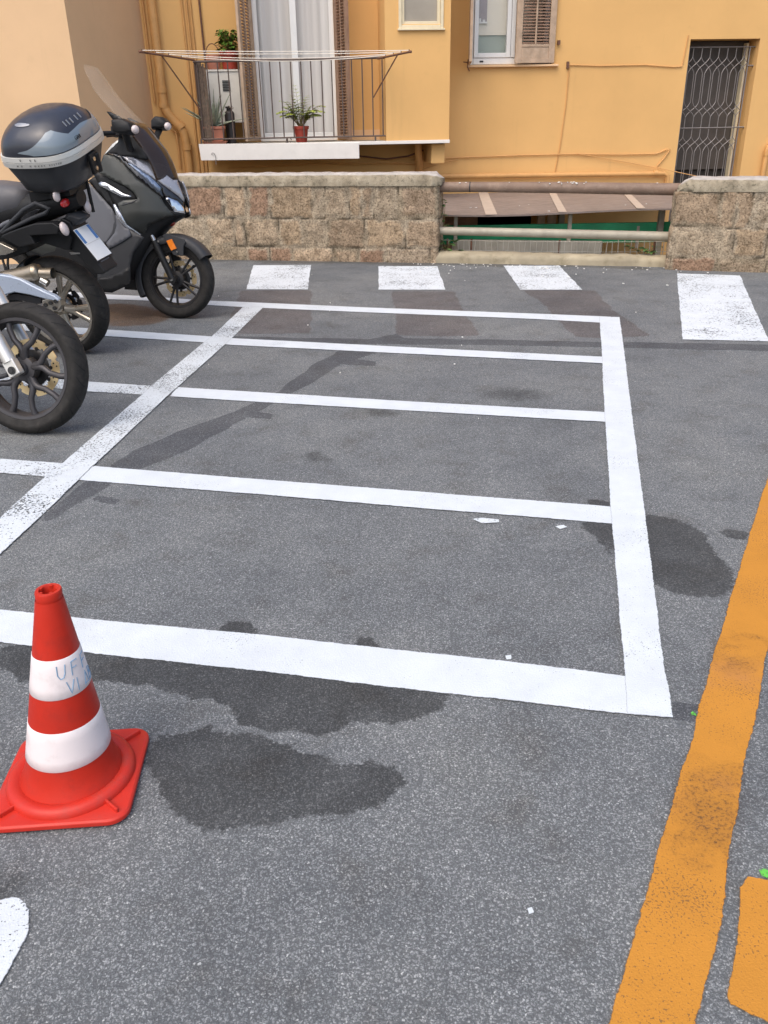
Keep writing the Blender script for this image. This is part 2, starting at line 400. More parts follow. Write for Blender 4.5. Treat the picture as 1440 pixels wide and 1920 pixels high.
def glass(name, tint, rough=.03, alpha=.3, spec=.5, ior=1.45):
    t = NT(name); t.set(Base_Color=tint, Roughness=rough, Specular_IOR_Level=spec, IOR=ior, Alpha=alpha, Coat_Weight=.15, Coat_Roughness=.05); return t.m
M_CLEAR = glass("clear_screen", (.62,.54,.45), alpha=.075)
M_SMOKE = glass("smoked_screen", (.035,.022,.016), alpha=.86)
M_SLENS = glass("smoked_lens", (.20,.24,.27), .06, alpha=1.0, ior=1.65)
def winglass(name, tint):
    t = NT(name); t.set(Base_Color=tint, Roughness=.02, IOR=1.9, Specular_IOR_Level=.7, Coat_Weight=1.0, Coat_Roughness=.01, Coat_IOR=2.2); return t.m
M_MAUVE = pm("mauve_reflection", (.34,.30,.32), .9, bump=0)  # tone of the window in the modelled reflection
M_WINGL = glass("window_glass", (.5,.55,.52), .02, alpha=.10)
M_FROST = pm("frosted_glass", (.34,.30,.24), .4, var=.12, vs=3, bump=.05)
def curtain_mat():
    t = NT("white_curtain"); w = t.noise(1.0, 5, .6, co=t.scaled((7, 7, .10)))
    t.set(Base_Color=t.ramp(w, [(.3, (.50,.48,.455)), (.7, (.66,.645,.62))]), Roughness=.85, Normal=t.bump(w, .3, .03)); return t.m
M_CURT = curtain_mat()

# ------------------------------------------------------------------ ground, road, markings
WO = Vector((0, 9.63, 0)); WE = Vector((1, -.225, 0)).normalized(); WB = Vector((-WE.y, WE.x, 0)); WYAW = math.atan2(WE.y, WE.x)
def wall_pt(u, off, z=0.0): return WO + WE*u + WB*off + Vector((0, 0, z))
rb = MB()
far_l = wall_pt(-60, .12); far_r = wall_pt(60, .12)
rb.add([(far_l.x, far_l.y, 0), (far_l.x, -80, 0), (far_r.x, -80, 0), (far_r.x, far_r.y, 0)], [(0, 1, 2, 3)])
tag(rb.build("road", M_ASPH, smooth=0), kind="structure")
yb = MB(); yb.add([(-300, -300, -2.4), (300, -300, -2.4), (300, 300, -2.4), (-300, 300, -2.4)], [(0, 1, 2, 3)])
tag(yb.build("ground", M_CONC, smooth=0), kind="structure")

SHEETS = [0]
def ground_sheet(name, pts, mat, z, inset=.02, label=None, jag=.0, px=True, smooth_n=0, step=.05):
    SHEETS[0] += 1; z += .00006*SHEETS[0] if inset > .021 else 0.0
    P = [gp(*p) for p in pts] if px else [Vector((p[0], p[1], 0)) for p in pts]
    P = [Vector((p.x, p.y)) for p in P]
    if sum(P[i].x*P[(i+1) % len(P)].y - P[(i+1) % len(P)].x*P[i].y for i in range(len(P))) < 0: P.reverse()
    for _ in range(smooth_n):
        Q = []
        for i in range(len(P)):
            a, b = P[i], P[(i+1) % len(P)]; Q += [a.lerp(b, .25), a.lerp(b, .75)]
        P = Q
    P = [Vector(p) for p in resample(P, step)]
    n = len(P); nor = []
    for i in range(n):
        t = (P[(i+1) % n] - P[i-1]).normalized(); nor.append(Vector((-t.y, t.x)))
    Q = [P[i] + nor[i]*(noise.noise(Vector((P[i].x*6, P[i].y*6, z*90)))*jag) for i in range(n)]
    O = [tuple(Q[i] - nor[i]*inset*.5) for i in range(n)]
    if inset > .021:                                     # soft-edged stain: distance to the outline at every inner point
        vs, fs = fill(O, inset*.55); oo = [Vector(p) for p in resample(O, inset*.55)]
        ed = [min(1.0, min((p-q).length for q in oo)/inset) for p in vs]
        m = MB(); m.add([(p.x, p.y, lerp(.00025, z, min(1, e*2))) for p, e in zip(vs, ed)], fs)
    else:
        I = [Q[i] + nor[i]*inset*.5 for i in range(n)]
        r = delaunay_2d_cdt([Vector(p) for p in I], [(i, (i+1) % n) for i in range(n)], [], 1, 1e-5)
        m = MB(); m.add([(p.x, p.y, z) for p in r[0]], [tuple(f) for f in r[2]]); ed = [1.0]*len(m.v)
        m.add([(p[0], p[1], z) for p in O] + [(p.x, p.y, z) for p in I], [(i, (i+1) % n, n+(i+1) % n, n+i) for i in range(n)])
        ed += [0.0]*n + [1.0]*n
    o = m.build(name, mat, smooth=0, attr={"ed": ed}); tag(o, label, kind="structure"); return o

def quadp(top, bot): return top + bot[::-1]
Z1, Z2, Z3 = .002, .0050, .0070
# --- old ground-off stripes, joints, tar
for g, lab in (([(452,545),(583,545),(582,600),(580,624),(520,627),(420,626)], "dark reddish patch where the first crossing stripe was ground off"),
          ([(734,547),(851,547),(868,583),(898,630),(820,631),(743,629),(744,591)], "dark reddish patch where the second crossing stripe was ground off"),
          ([(979,545),(1115,545),(1146,580),(1218,630),(1150,634),(1079,633),(1051,605),(1012,563)], "dark reddish patch where the third crossing stripe was ground off")):
    ground_sheet("ground_off_stripe", g, M_GHOST, Z1, .05, lab, .02)
ground_sheet("rust_stain", [(190,572),(235,568),(300,580),(318,592),(300,606),(262,612),(190,612)], M_RUST, Z1, .12, "rusty brown stain beside the scooter front wheel", .05, smooth_n=1)
ground_sheet("tar_seam", [(425,630),(560,634),(690,636),(725,629),(745,626),(760,634),(940,638),(1130,641),(1440,647),(1500,649),(1500,662),(1440,659),(1130,652),(940,648),(740,646),(560,644),(430,641)], M_TAR, Z1, .03, "dark tar seam running across the bays towards the crossing", .02)
ground_sheet("tar_patch", [(705,648),(640,655),(580,690),(523,735),(440,772),(350,805),(250,845),(200,880),(130,925),(75,980),(95,977),(215,905),(265,880),(350,845),(460,785),(545,740),(640,684),(704,687),(702,679),(668,674),(745,650)], M_TAR, Z1, .03, "dark diagonal tar strip across the parking bays", .02)
ground_sheet("tar_patch", [(462,772),(515,777),(508,787),(455,782)], M_TAR, Z1+.001, .03, "small dark tar patch beside the diagonal strip", .02)
ground_sheet("tar_patch", [(182,930),(228,938),(215,948),(168,938)], M_TAR, Z1, .03, "small square tar patch below the fourth bay line", .01)
ground_sheet("tar_patch", [(1261,1316),(1313,1321),(1304,1357),(1258,1352)], M_TAR, Z1, .025, "small black patch between white corner and orange line", .01)
S8 = lambda p: cr(240, 1200, .5, p)
ground_sheet("wet_stain", S8([(82,440),(100,395),(130,375),(200,372),(270,348),(345,368),(450,372),(560,400),(640,430),(700,440),(770,460),(830,475),(880,470),(905,450),(925,470),(1000,480),(1015,500),(998,560),(940,605),(850,622),(740,660),(600,672),(560,692),(400,715),(270,710),(210,670),(130,640),(88,590),(78,500)]), M_WET, Z1, .07, "large dark damp stain to the right of the cone", .05)
ground_sheet("wet_stain", S8([(-480,20),(0,40),(480,90),(900,150),(1225,190),(1180,255),(1090,295),(1000,315),(850,300),(810,310),(725,335),(650,325),(550,320),(430,300),(360,245),(290,215),(170,185),(70,165),(0,165),(-180,160),(-380,150),(-420,100),(-480,110)]), M_WET, Z1, .05, "long dark damp stain along the bottom white line", .04)
ground_sheet("wet_stain", [(1195,965),(1240,968),(1275,976),(1313,1001),(1338,1030),(1352,1053),(1374,1081),(1371,1106),(1336,1115),(1280,1111),(1231,1097),(1205,1080)], M_WET, Z1, .08, "dark round damp stain between white line and orange line", .04)
ground_sheet("wet_stain", [(1085,980),(1150,982),(1158,1040),(1150,1050),(1115,1009)], M_WET, Z1, .08, "small damp stain inside the lowest bay by its right line", .03)
ground_sheet("wet_stain", [(1352,1001),(1362,993),(1405,1000),(1402,1017),(1365,1009)], M_WET, Z1, .04, "short damp streak touching the orange line", .02)
ground_sheet("wet_stain", [(398,1182),(425,1170),(470,1168),(488,1195),(440,1200)], M_WET, Z1, .05, "damp spot at the upper edge of the bottom line", .02)
ground_sheet("wet_stain", [(662,1212),(672,1195),(700,1192),(722,1222),(690,1226)], M_WET, Z1, .05, "second damp spot at the upper edge of the bottom line", .02)
ground_sheet("wet_stain", [(1095,935),(1146,940),(1146,955),(1110,950)], M_WET, Z1, .05, "dark smear in the corner of the third bay", .02)
ground_sheet("oil_stain", [(563,850),(590,842),(612,858),(636,872),(610,866),(580,862)], M_OIL, Z1, .10, "small dark oil stain in the third bay", .04)
ground_sheet("oil_stain", [(900,735),(985,728),(1025,742),(985,755),(905,750)], M_OIL, Z1, .22, "faint oily smear in the second bay near its right end", .06)
ground_sheet("oil_stain", [(690,768),(760,772),(745,782),(700,780)], M_OIL, Z1, .12, "faint oily smear just below the third bay line", .04)
ground_sheet("oil_stain", [(0,1640),(40,1655),(58,1668),(30,1682),(-40,1690)], M_OIL, Z1, .08, "dark smudge beside the white rounded marking", .04)
# --- white bay lines
def line(name, top, bot, mat, z, lab, jag=.002): return ground_sheet(name, quadp(top, bot), mat, z, .018, lab, jag)
line("parking_line", [(-260,524),(203,553),(267,556),(393,565),(440,566.5),(700,578),(1000,589),(1145,595)], [(-260,534),(203,562),(267,564),(393,573),(460,577),(700,587),(1000,599),(1145,607)], M_WHITE, Z2, "far white bay line nearest the stone wall")
line("parking_line", [(-300,586),(200,619),(397,632),(440,635.5),(800,654),(1145,671)], [(-300,598),(197,631),(382,643),(440,648),(800,666),(1145,683)], M_WHITE, Z2, "second white bay line from the stone wall")
line("parking_line", [(-330,681),(93,711),(167,717),(287,725),(333,728)], [(-330,698),(93,728),(163,735),(267,741),(318,744)], M_WORN, Z2, "worn white bay line stub beside the nearest front wheel")
line("parking_line", [(325,727),(440,734),(480,736.5),(800,756),(1148,775)], [(312,744),(440,752),(480,754.5),(800,773),(1148,793)], M_WHITE, Z2, "third white bay line from the stone wall")
line("parking_line", [(-160,846),(0,862),(118,870),(175,875)], [(-160,874),(0,888),(87,895),(150,900)], M_WORN, Z2, "worn white bay line stub at the left edge of the photo")
line("parking_line", [(170,875),(440,897),(480,900),(800,925),(1158,953)], [(144,901),(440,925),(480,927.5),(800,955),(1158,984)], M_WHITE, Z2, "fourth white bay line from the stone wall")
line("parking_line", [(-330,1110),(0,1146),(240,1170),(480,1192),(700,1216),(960,1244),(1139,1266),(1190,1272)], [(-330,1162),(0,1206),(240,1234),(505,1262),(740,1291),(960,1315),(1110,1334),(1210,1344)], M_WHITE, Z2, "broad white line closing the bays at the cone end")
line("parking_line", [(495.5,576),(437,633),(422,647),(333,727),(313,745),(175,875),(148,901),(88,960),(0,1042),(-120,1156)], [(457,576),(398,632),(383,643),(287,723),(267,742),(118,870),(87,895),(15,960),(0,975),(-190,1150)], M_WORN, Z3, "worn white line crossing the bays beside the motorcycles")
line("parking_line", [(1124,596),(1129,670),(1130,705),(1134,775),(1140,870),(1145,950),(1148,983),(1160,1130),(1172,1268),(1177,1342)], [(1161,596),(1170,660),(1182,760),(1200,900),(1213,1000),(1229,1130),(1245,1260),(1252,1290),(1260,1348)], M_WHITE, Z3, "white line closing the bays on the right")
# --- crossing stripes
for q, lab in (([(475,498),(583,498),(577,543.5),(462,543.5)], "leftmost white crossing stripe at the foot of the long wall"),
               ([(710,500),(820,500),(835,544),(710,544)], "white crossing stripe in front of the right end of the long wall"),
               ([(944,499),(1049,499),(1091,544),(975.5,544)], "white crossing stripe in front of the pipe railing"),
               ([(1269,513.5),(1387,517.5),(1441,641),(1280,637.5)], "long cracked white crossing stripe in front of the right wall")):
    ground_sheet("crossing_stripe", q, M_ZEBRA, Z2, .02, lab, .008)
ground_sheet("yellow_line", [(1502,650),(1440,892),(1396,1042),(1352,1186),(1313.5,1324),(1269,1484),(1236,1595),(1192,1749),(1142,1920),(1110,2020),(1020,2400),(1230,2400),(1278,2020),(1300,1920),(1341,1766),(1358,1650),(1385,1495),(1413,1346),(1440,1206),(1530,870),(1572,700)], M_YEL, Z2, .02, "long orange yellow line running towards the right", .008)
ground_sheet("yellow_block", [(1403,1648),(1440,1655),(1500,1668),(1570,1690),(1560,1930),(1500,1925),(1440,1916),(1405,1899),(1372,1884),(1367,1868),(1376,1820),(1386,1771),(1391,1700),(1390,1668)], M_YEL, Z2, .02, "orange yellow painted block right of the yellow line", .008)
ground_sheet("grime_patch", [(1288,1425),(1395,1440),(1378,1540),(1364,1635),(1250,1610),(1262,1520)], M_GRIME, Z2+.0015, .10, "dark ground-in grime halfway along the orange line", .02)
ground_sheet("grime_patch", [(1352,1195),(1425,1205),(1420,1260),(1340,1250)], M_GRIME, Z2+.0015, .10, "faint grime higher up on the orange line", .02)
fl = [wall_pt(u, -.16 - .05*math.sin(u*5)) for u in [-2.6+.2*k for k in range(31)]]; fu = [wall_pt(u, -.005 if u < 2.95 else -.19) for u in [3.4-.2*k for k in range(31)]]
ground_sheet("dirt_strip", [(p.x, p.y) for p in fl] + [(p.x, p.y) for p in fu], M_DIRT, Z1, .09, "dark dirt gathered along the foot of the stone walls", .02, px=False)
# white rounded stroke (only its end is in the frame)
ground_sheet("white_marking", [(-60,1720),(0,1693),(17,1687),(33,1687),(50,1700),(56,1722),(53,1750),(36,1783),(17,1817),(0,1846),(-40,1905),(-90,1980),(-150,1960),(-100,1800)], M_SPOT, Z2, .02, "rounded end of a white painted stroke at the left edge", .004, smooth_n=2)
ground_sheet("green_mark", [(1295,1338),(1300,1336),(1304,1340),(1306,1345),(1301,1343),(1297,1344)], M_GREEN, Z2, .008, "small bright green mark on the black patch", 0, step=.02)
ground_sheet("green_mark", [(1423,1635),(1432,1632),(1445,1637),(1448,1646),(1436,1648),(1428,1644)], M_GREEN, Z2, .01, "bright green mark above the orange block", 0, step=.02)
for q, lab in (([(885,975),(905,973),(935,976),(936,981),(905,983)], "white paint blot under the fourth bay line"), ([(1041,989),(1056,986),(1063,990),(1050,994)], "small white paint blot near the right bay corner"),
          ([(988,1706),(997,1704),(1000,1713),(992,1717)], "tiny white spot on the near asphalt"), ([(948,1232),(958,1230),(958,1238),(950,1239)], "tiny white fleck above the bottom line")):
    ground_sheet("paint_spot", q, M_WORN, Z2, .01, lab, 0, step=.02)
# litter of pale flecks along the kerb (uncountable)
lb = MB()
for i in range(105):
    if i < 80: u = random.uniform(.4, 3.6); p = wall_pt(u, -random.expovariate(4) - .03)
    else: p = Vector((random.uniform(-1.5, 2.5), random.uniform(3, 9), 0))
    a = random.random()*6.3; s = random.uniform(.004, .014)*(.8 if i < 80 else .45)
    lb.box((p.x, p.y, .006), (s*random.uniform(1, 2.4), s, .006), Matrix.Rotation(a, 3, 'Z'))
tag(lb.build("litter", M_SCUFF, smooth=0), "tiny pale flecks of litter scattered on the asphalt", "litter", kind="stuff")

# ------------------------------------------------------------------ apartment building
FS = .10; FYAW = math.atan(FS); FP0 = Vector((0, 12.2, 0))
FU = Vector((math.cos(FYAW), math.sin(FYAW), 0)); FN = Vector((FU.y, -FU.x, 0))
def fb(u, off, z): return FP0 + FU*u + FN*off + Vector((0, 0, z))
B = empty("apartment_building", FP0, FYAW); tag(B, "orange plastered apartment building with balcony, shutters and barred doorway", "building")
def wall_holes(m, u0, u1, z0, z1, yf, yb, holes):          # yf front (local y), yb back; holes (u0,u1,z0,z1)
    us = sorted({u0, u1} | {h[i] for h in holes for i in (0, 1)}); zs = sorted({z0, z1} | {h[i] for h in holes for i in (2, 3)})
    def solid(i, j):
        if not (0 <= i < len(us)-1 and 0 <= j < len(zs)-1): return False
        cu, cz = (us[i]+us[i+1])/2, (zs[j]+zs[j+1])/2
        return not any(h[0] < cu < h[1] and h[2] < cz < h[3] for h in holes)
    for i in range(len(us)-1):
        for j in range(len(zs)-1):
            if not solid(i, j): continue
            a, b, c, d = us[i], us[i+1], zs[j], zs[j+1]
            m.add([(a,yf,c),(b,yf,c),(b,yf,d),(a,yf,d)], [(0,1,2,3)]); m.add([(a,yb,c),(b,yb,c),(b,yb,d),(a,yb,d)], [(3,2,1,0)])
            if not solid(i-1, j): m.add([(a,yf,c),(a,yb,c),(a,yb,d),(a,yf,d)], [(3,2,1,0)])
            if not solid(i+1, j): m.add([(b,yf,c),(b,yb,c),(b,yb,d),(b,yf,d)], [(0,1,2,3)])
            if not solid(i, j-1): m.add([(a,yf,c),(b,yf,c),(b,yb,c),(a,yb,c)], [(3,2,1,0)])
            if not solid(i, j+1): m.add([(a,yf,d),(b,yf,d),(b,yb,d),(a,yb,d)], [(0,1,2,3)])
DOOR = (4.20, 5.17, -.05, 2.345); BDOOR = (-1.55, -.52, 1.19, 3.6); WIN = (1.235, 2.33, 2.075, 3.6)
LOW1 = (.85, 2.25, -2.3, .20); LOW2 = (3.98, 4.15, -2.3, .13)
m = MB(); wall_holes(m, -4.2, 9.5, -2.4, 6.0, 0, .30, [DOOR, BDOOR, WIN, LOW1]); m.build("facade_wall", M_ORANGE, B, smooth=0, recalc=False)
m = MB(); m.bx(-4.2, 9.5, 4.0, 4.2, -2.4, 6.0); m.bx(-4.2, -4.0, .30, 4.0, -2.4, 6); m.bx(9.3, 9.5, .3, 4.0, -2.4, 6); m.bx(-4.0, 9.3, .3, 4.0, 5.8, 6.0); m.bx(-4.0, 9.3, .301, 4.0, -.12, -.05)
m.build("interior", M_DARK, B, smooth=0)
m = MB(); WX = -2.90
# wing: runs from the facade towards the street, slightly splayed
m.add([(WX,0,-2.4),(-3.42,-1.75,-2.4),(-9.5,-1.75,-2.4),(-9.5,.6,-2.4),(WX,.6,-2.4),(WX,0,6),(-3.42,-1.75,6),(-9.5,-1.75,6),(-9.5,.6,6),(WX,.6,6)],
      [(0,1,6,5),(1,2,7,6),(2,3,8,7),(3,4,9,8),(4,0,5,9),(5,6,7,8,9),(4,3,2,1,0)])
m.build("wing_wall", M_PALEO, B, smooth=0)
# projecting bay with a small window
BY = -.80; SW = (.235, .705, 2.47, 3.3)
m = MB(); wall_holes(m, .035, .828, 1.2, 6.0, BY, BY+.15, [SW]); m.bx(.035, .185, BY+.15, -.001, 1.2, 6.0); m.bx(.678, .828, BY+.15, -.001, 1.2, 6.0); m.bx(.185, .678, BY+.15, -.001, 1.2, 1.3)
m.build("projecting_bay", M_ORANGE, B, smooth=0, recalc=False)
def frame_box(m, u0, u1, z0, z1, w, y0, y1):
    m.bx(u0, u0+w, y0, y1, z0, z1); m.bx(u1-w, u1, y0, y1, z0, z1); m.bx(u0+w, u1-w, y0, y1, z0, z0+w); m.bx(u0+w, u1-w, y0, y1, z1-w, z1)
m = MB(); frame_box(m, .20, .74, 2.425, 3.32, .036, BY-.014, BY+.03); frame_box(m, .238, .702, 2.466, 3.29, .034, BY+.01, BY+.05)
sw = m.build("small_window", M_CREAM, B, smooth=0, bevel=.004)
MB().bx(.272, .668, BY+.035, BY+.045, 2.5, 3.26).build("pane", M_FROST, sw, smooth=0)
MB().bx(.185, .755, BY-.035, BY-.002, 2.405, 2.424).build("sill", M_CREAM, sw, smooth=0, bevel=.004)
# balcony: slab, white fascia, railing
m = MB(); m.bx(-2.27, .834, BY-.02, -.002, 1.165, 1.205); bal = m.build("balcony", M_CONC, B, smooth=0, bevel=.006)
m = MB(); m.bx(-2.272, .832, BY-.045, BY-.021, 1.168, 1.207)
m.build("slab_edge", M_WHITEP, bal, smooth=0, bevel=.004)
m = MB(); m.add([(-2.278,BY-.070,1.215),(-.315,BY-.070,1.195),(-.315,BY-.070,1.012),(-2.265,BY-.070,1.030),(-2.278,BY-.048,1.215),(-.315,BY-.048,1.195),(-.315,BY-.048,1.012),(-2.265,BY-.048,1.030)],
    [(0,1,2,3),(7,6,5,4),(0,4,5,1),(1,5,6,2),(2,6,7,3),(3,7,4,0)]); m.bx(-2.26, -.33, BY-.048, -.10, 1.030, 1.045)
m.build("fascia_board", M_WHITEP, bal, smooth=0, bevel=.003)
m = MB(); RY = BY+.03
m.tube([(-2.25, RY, 2.105), (.03, RY, 2.125)], .013, 8); m.tube([(-2.25, RY, 1.265), (.03, RY, 1.265)], .009, 8)
for k in range(19):
    u = -2.22 + k*(2.22/18.0); m.tube([(u, RY, 1.265), (u+random.uniform(-.004, .004), RY, 2.11)], .0085, 6)
for z in (1.265, 2.105): m.tube([(-2.25, RY, z), (-2.25, -.01, z)], .009, 8)
for k in range(1, 6): m.tube([(-2.25, RY+k*.12, 1.265), (-2.25, RY+k*.12, 2.105)], .0085, 6)
for u in (-2.25, -1.2, -.1): m.tube([(u, RY, 1.206), (u, RY, 1.266)], .012, 6)
m.build("railing", M_RAIL, bal, smooth=40)
m = MB(); m.tube([(-1.18+.032*math.cos(a*.4), RY-.03, 1.235+.032*math.sin(a*.4)) for a in range(15)], .006, 6, caps=True); m.build("hook_ring", M_RAIL, bal, smooth=40)
# skirting strip behind the railing
MB().bx(-.42, .034, -.012, -.001, 1.206, 1.33).build("skirting", M_PALEO, bal, smooth=0)
# balcony door with curtain
m = MB(); frame_box(m, -1.545, -.525, 1.21, 3.58, .06, .05, .11); m.bx(-1.075, -.995, .045, .105, 1.27, 3.52); m.bx(-1.485, -1.075, .06, .10, 1.27, 1.31); m.bx(-.995, -.585, .06, .10, 1.27, 1.31)
bd = m.build("balcony_door", M_PVC, B, smooth=0, bevel=.004)
cm = MB(); nx, nz = 90, 8; vs = []
for j in range(nz+1):
    for i in range(nx+1):
        u = lerp(-1.50, -.57, i/nx); z = lerp(1.29, 3.55, j/nz)
        vs.append((u, .155 + .007*math.sin(u*27+math.sin(u*9)*2) + .003*math.sin(u*71), z + (.012*math.sin(u*21) if j == 0 else 0)))
cm.add(vs, [(j*(nx+1)+i, j*(nx+1)+i+1, (j+1)*(nx+1)+i+1, (j+1)*(nx+1)+i) for j in range(nz) for i in range(nx)])
cm.build("curtain", M_CURT, bd, smooth=180)
def shutter(u, z0, z1, y, w, ang, mat, slatmat, parent, cols=2, lowpanel=.12):
    # leaf hinged at (u, y), local x along the leaf
    o = MB(); Mx = Matrix.Rotation(ang, 3, 'Z'); base = Vector((u, y, 0)); t = .035
    def bb(mm, x0, x1, a, b, ya=-t/2, yb=t/2):
        c = Vector(((x0+x1)/2, (ya+yb)/2, (a+b)/2)); mm.box(base + Mx @ c, (x1-x0, yb-ya, b-a), Mx)
    st = .07*min(1, w/.4)+.012
    bb(o, 0, st, z0, z1); bb(o, w-st, w, z0, z1); bb(o, st, w-st, z0, z0+.055); bb(o, st, w-st, z1-.06, z1)
    if lowpanel: bb(o, st, w-st, z0+.055, z0+.055+lowpanel, -t*.28, t*.28); bb(o, st, w-st, z0+.055+lowpanel, z0+.085+lowpanel)
    cw = (w-2*st)/cols; za = z0+.06+lowpanel+(.025 if lowpanel else 0)
    for c in range(1, cols): bb(o, st+cw*c-.011, st+cw*c+.011, za, z1-.06)
    so = o.build("shutter", mat, parent, smooth=0, bevel=.004)
    s = MB()
    for c in range(cols):
        n = int((z1-.06-za)/.034)
        for k in range(n):
            zc = za + (k+.5)*(z1-.06-za)/n; cc = Vector((st+cw*(c+.5), 0, zc))
            s.box(base + Mx @ cc, (cw-.018, .034, .006), Mx @ Matrix.Rotation(R(-38), 3, 'X'))
    s.build("slats", slatmat, so, smooth=0)
    return so
shutter(-1.56, 1.225, 3.6, -.02, .46, R(180+71), M_SHUT, M_SHUTD, B, 2, 0)
shutter(-.51, 1.225, 3.6, -.012, .46, R(-74), M_SHUTD, M_SHUTD, B, 2, 0)
# right window
m = MB(); frame_box(m, 1.24, 2.325, 2.08, 3.58, .045, .05, .11); m.bx(1.285, 2.28, .04, .10, 2.08, 2.155)
frame_box(m, 1.29, 1.775, 2.158, 3.53, .055, .03, .09); frame_box(m, 1.78, 2.275, 2.158, 3.53, .055, .03, .09)
wi = m.build("window", M_PVC, B, smooth=0, bevel=.005)
m = MB(); m.bx(1.345, 1.72, .055, .063, 2.213, 3.475); m.build("pane", M_WINGL, wi, smooth=0)
m = MB(); m.bx(1.835, 2.22, .055, .063, 2.213, 3.475); m.build("pane", M_WINGL, wi, smooth=0)
MB().bx(1.37, 1.42, .036, .040, 2.105, 2.125).build("latch", M_INK, wi, smooth=0)
MB().bx(1.20, 2.41, -.055, -.001, 2.045, 2.072).build("sill", M_PALEO, wi, smooth=0, bevel=.006)
shutter(1.225, 2.085, 3.6, -.03, .52, R(-100), M_SHUT, M_SHUTD, B, 2, .13)
shutter(2.345, 2.085, 3.6, -.035, .535, R(180+5), M_SHUT, M_SHUTD, B, 2, .13)
m = MB(); m.box((2.40,-.026,2.32), (.03,.05,.05)); m.build("hinge", M_RUSTM, B, smooth=0)
m = MB(); m.tube([(1.13,-.10,2.105),(1.24,-.03,2.10)], .007, 6); m.tube([(1.20,-.055,2.14),(1.19,-.062,2.05),(1.215,-.08,2.0)], .007, 6); m.build("shutter_stop", M_RUSTM, B, smooth=40)
# barred doorway
m = MB(); gu0, gu1, gz0, gz1 = 4.245, 5.09, .05, 2.255; N = 7; p = (gu1-gu0)/N; gy = .10
def wire(col, fam):
    segs = [[]]; zs = 150
    for k in range(zs+1):
        z = lerp(gz1, gz0, k/zs)
        c = sstep(2.15, 1.93, z) if z > 1.75 else 1 - sstep(1.61, 1.40, z) if z > 1.28 else sstep(1.17, .96, z)
        x = col + fam*1.5*c; off = -fam*.013*sstep(.7, 1, c) + fam*.003*(1-c)
        u = gu0 + (x+.5)*p + off
        if gu0 <= u <= gu1: segs[-1].append((u, gy + fam*.004, z))
        elif segs[-1]: segs.append([])
    return [q for q in segs if len(q) > 2]
for c in range(-2, N+2):
    for fam in (1, -1):
        for q in wire(c, fam): m.tube(q, .0052, 5)
for z in (gz1, 1.27): m.tube([(gu0-.04, gy-.01, z), (gu1+.075, gy-.01, z)], .0085, 6)
for u in (gu0-.005, gu1+.005): m.tube([(u, gy-.008, gz0), (u, gy-.008, gz1)], .0085, 6)
for z in (2.03, 1.27):
    m.tube([(gu1, gy-.01, z), (gu1+.10, gy-.02, z)], .012, 6)
m.build("security_grille", M_IRON, B, smooth=60)
m = MB(); m.bx(4.205, 5.165, .31, .35, .72, 2.34); dr = m.build("door", M_DOORIN, B, smooth=0, bevel=.004)
m = MB(); m.bx(4.205, 5.165, .36, .40, -.04, .72); m.build("tiled_step", M_DARK, dr, smooth=0)
m = MB(); m.bx(5.10, 5.13, .20, .30, -.04, 2.31); m.build("door_frame", M_CREAM, dr, smooth=0, bevel=.004)
# pipes and cables on the facade
def pipe(name, path, r, mat, n=12, rings=()):
    m = MB(); m.tube(path, r, n)
    for (q, d) in rings:
        q = Vector(q); d = Vector(d).normalized(); m.tube([q-d*.03, q+d*.03], r*1.18, n)
    return m.build(name, mat, B, smooth=50)
pipe("drain_pipe", [(-2.76,-.09,6),(-2.74,-.09,1.72),(-2.735,-.09,1.64),(-2.70,-.09,1.56),(-2.56,-.09,1.40),(-2.525,-.09,1.33),(-2.51,-.09,1.24),(-2.50,-.09,-2.3)], .055, M_PIPEO, 14,
     [((-2.742,-.09,1.83),(0,0,1)),((-2.742,-.09,1.66),(0,0,1)),((-2.56,-.09,1.41),(.6,0,-.8)),((-2.505,-.09,1.16),(0,0,1))])
pipe("thin_pipe", [(-2.865,-.03,6),(-2.855,-.03,1.9),(-2.85,-.03,1.7)], .014, M_PIPEO, 8)
for u in (-2.40, -2.345, -2.30): pipe("conduit", [(u,-.02,6),(u+.02,-.02,1.0),(u+.02,-.02,-.5)], .013, M_PIPEO, 8)
pipe("conduit", [(-2.19,-.03,6),(-2.17,-.03,2.2),(-2.15,-.04,1.3)], .012, M_RUSTM, 8)
pipe("gas_pipe", [(-2.68,-.05,1.37),(-2.63,-.05,1.35),(-2.62,-.05,1.2),(-2.62,-.05,.9)], .012, M_PIPEO, 8)
pipe("gas_pipe", [(.70,-.06,.735),(2.5,-.06,.715),(4.02,-.06,.70),(4.08,-.06,.67),(4.085,-.06,.3),(4.085,-.06,-1)], .032, M_PIPEO, 10, [((1.0,-.06,.732),(1,0,0)),((3.9,-.06,.705),(1,0,0))])
pipe("cable", [(.45,-.02,.95),(.8,-.02,.955),(1.2,-.02,.965),(2.0,-.02,.975),(2.75,-.02,.975),(3.4,-.02,.955),(3.9,-.02,.955),(4.02,-.02,1.0),(4.09,-.02,1.01),(4.02,-.02,.90),(3.93,-.02,.80)], .0085, M_PIPEO, 6, [((1.22,-.02,.965),(1,0,0)),((2.75,-.02,.975),(1,0,0))])
pipe("cable", [(1.1,-.03,.94),(.85,-.03,.90),(.6,-.03,.82)], .006, M_PIPEO, 6)
pipe("cable", [(2.76,-.03,.98),(3.4,-.03,.87),(4.0,-.03,.76),(4.45,-.25,.66)], .005, M_PIPEO, 6)
pipe("cable", [(2.55,-.012,2.06),(3.0,-.012,2.045),(3.6,-.012,2.05),(4.0,-.012,2.02),(4.12,-.012,2.025),(4.13,-.012,2.10),(4.16,-.012,2.39)], .007, M_PIPEO, 6)
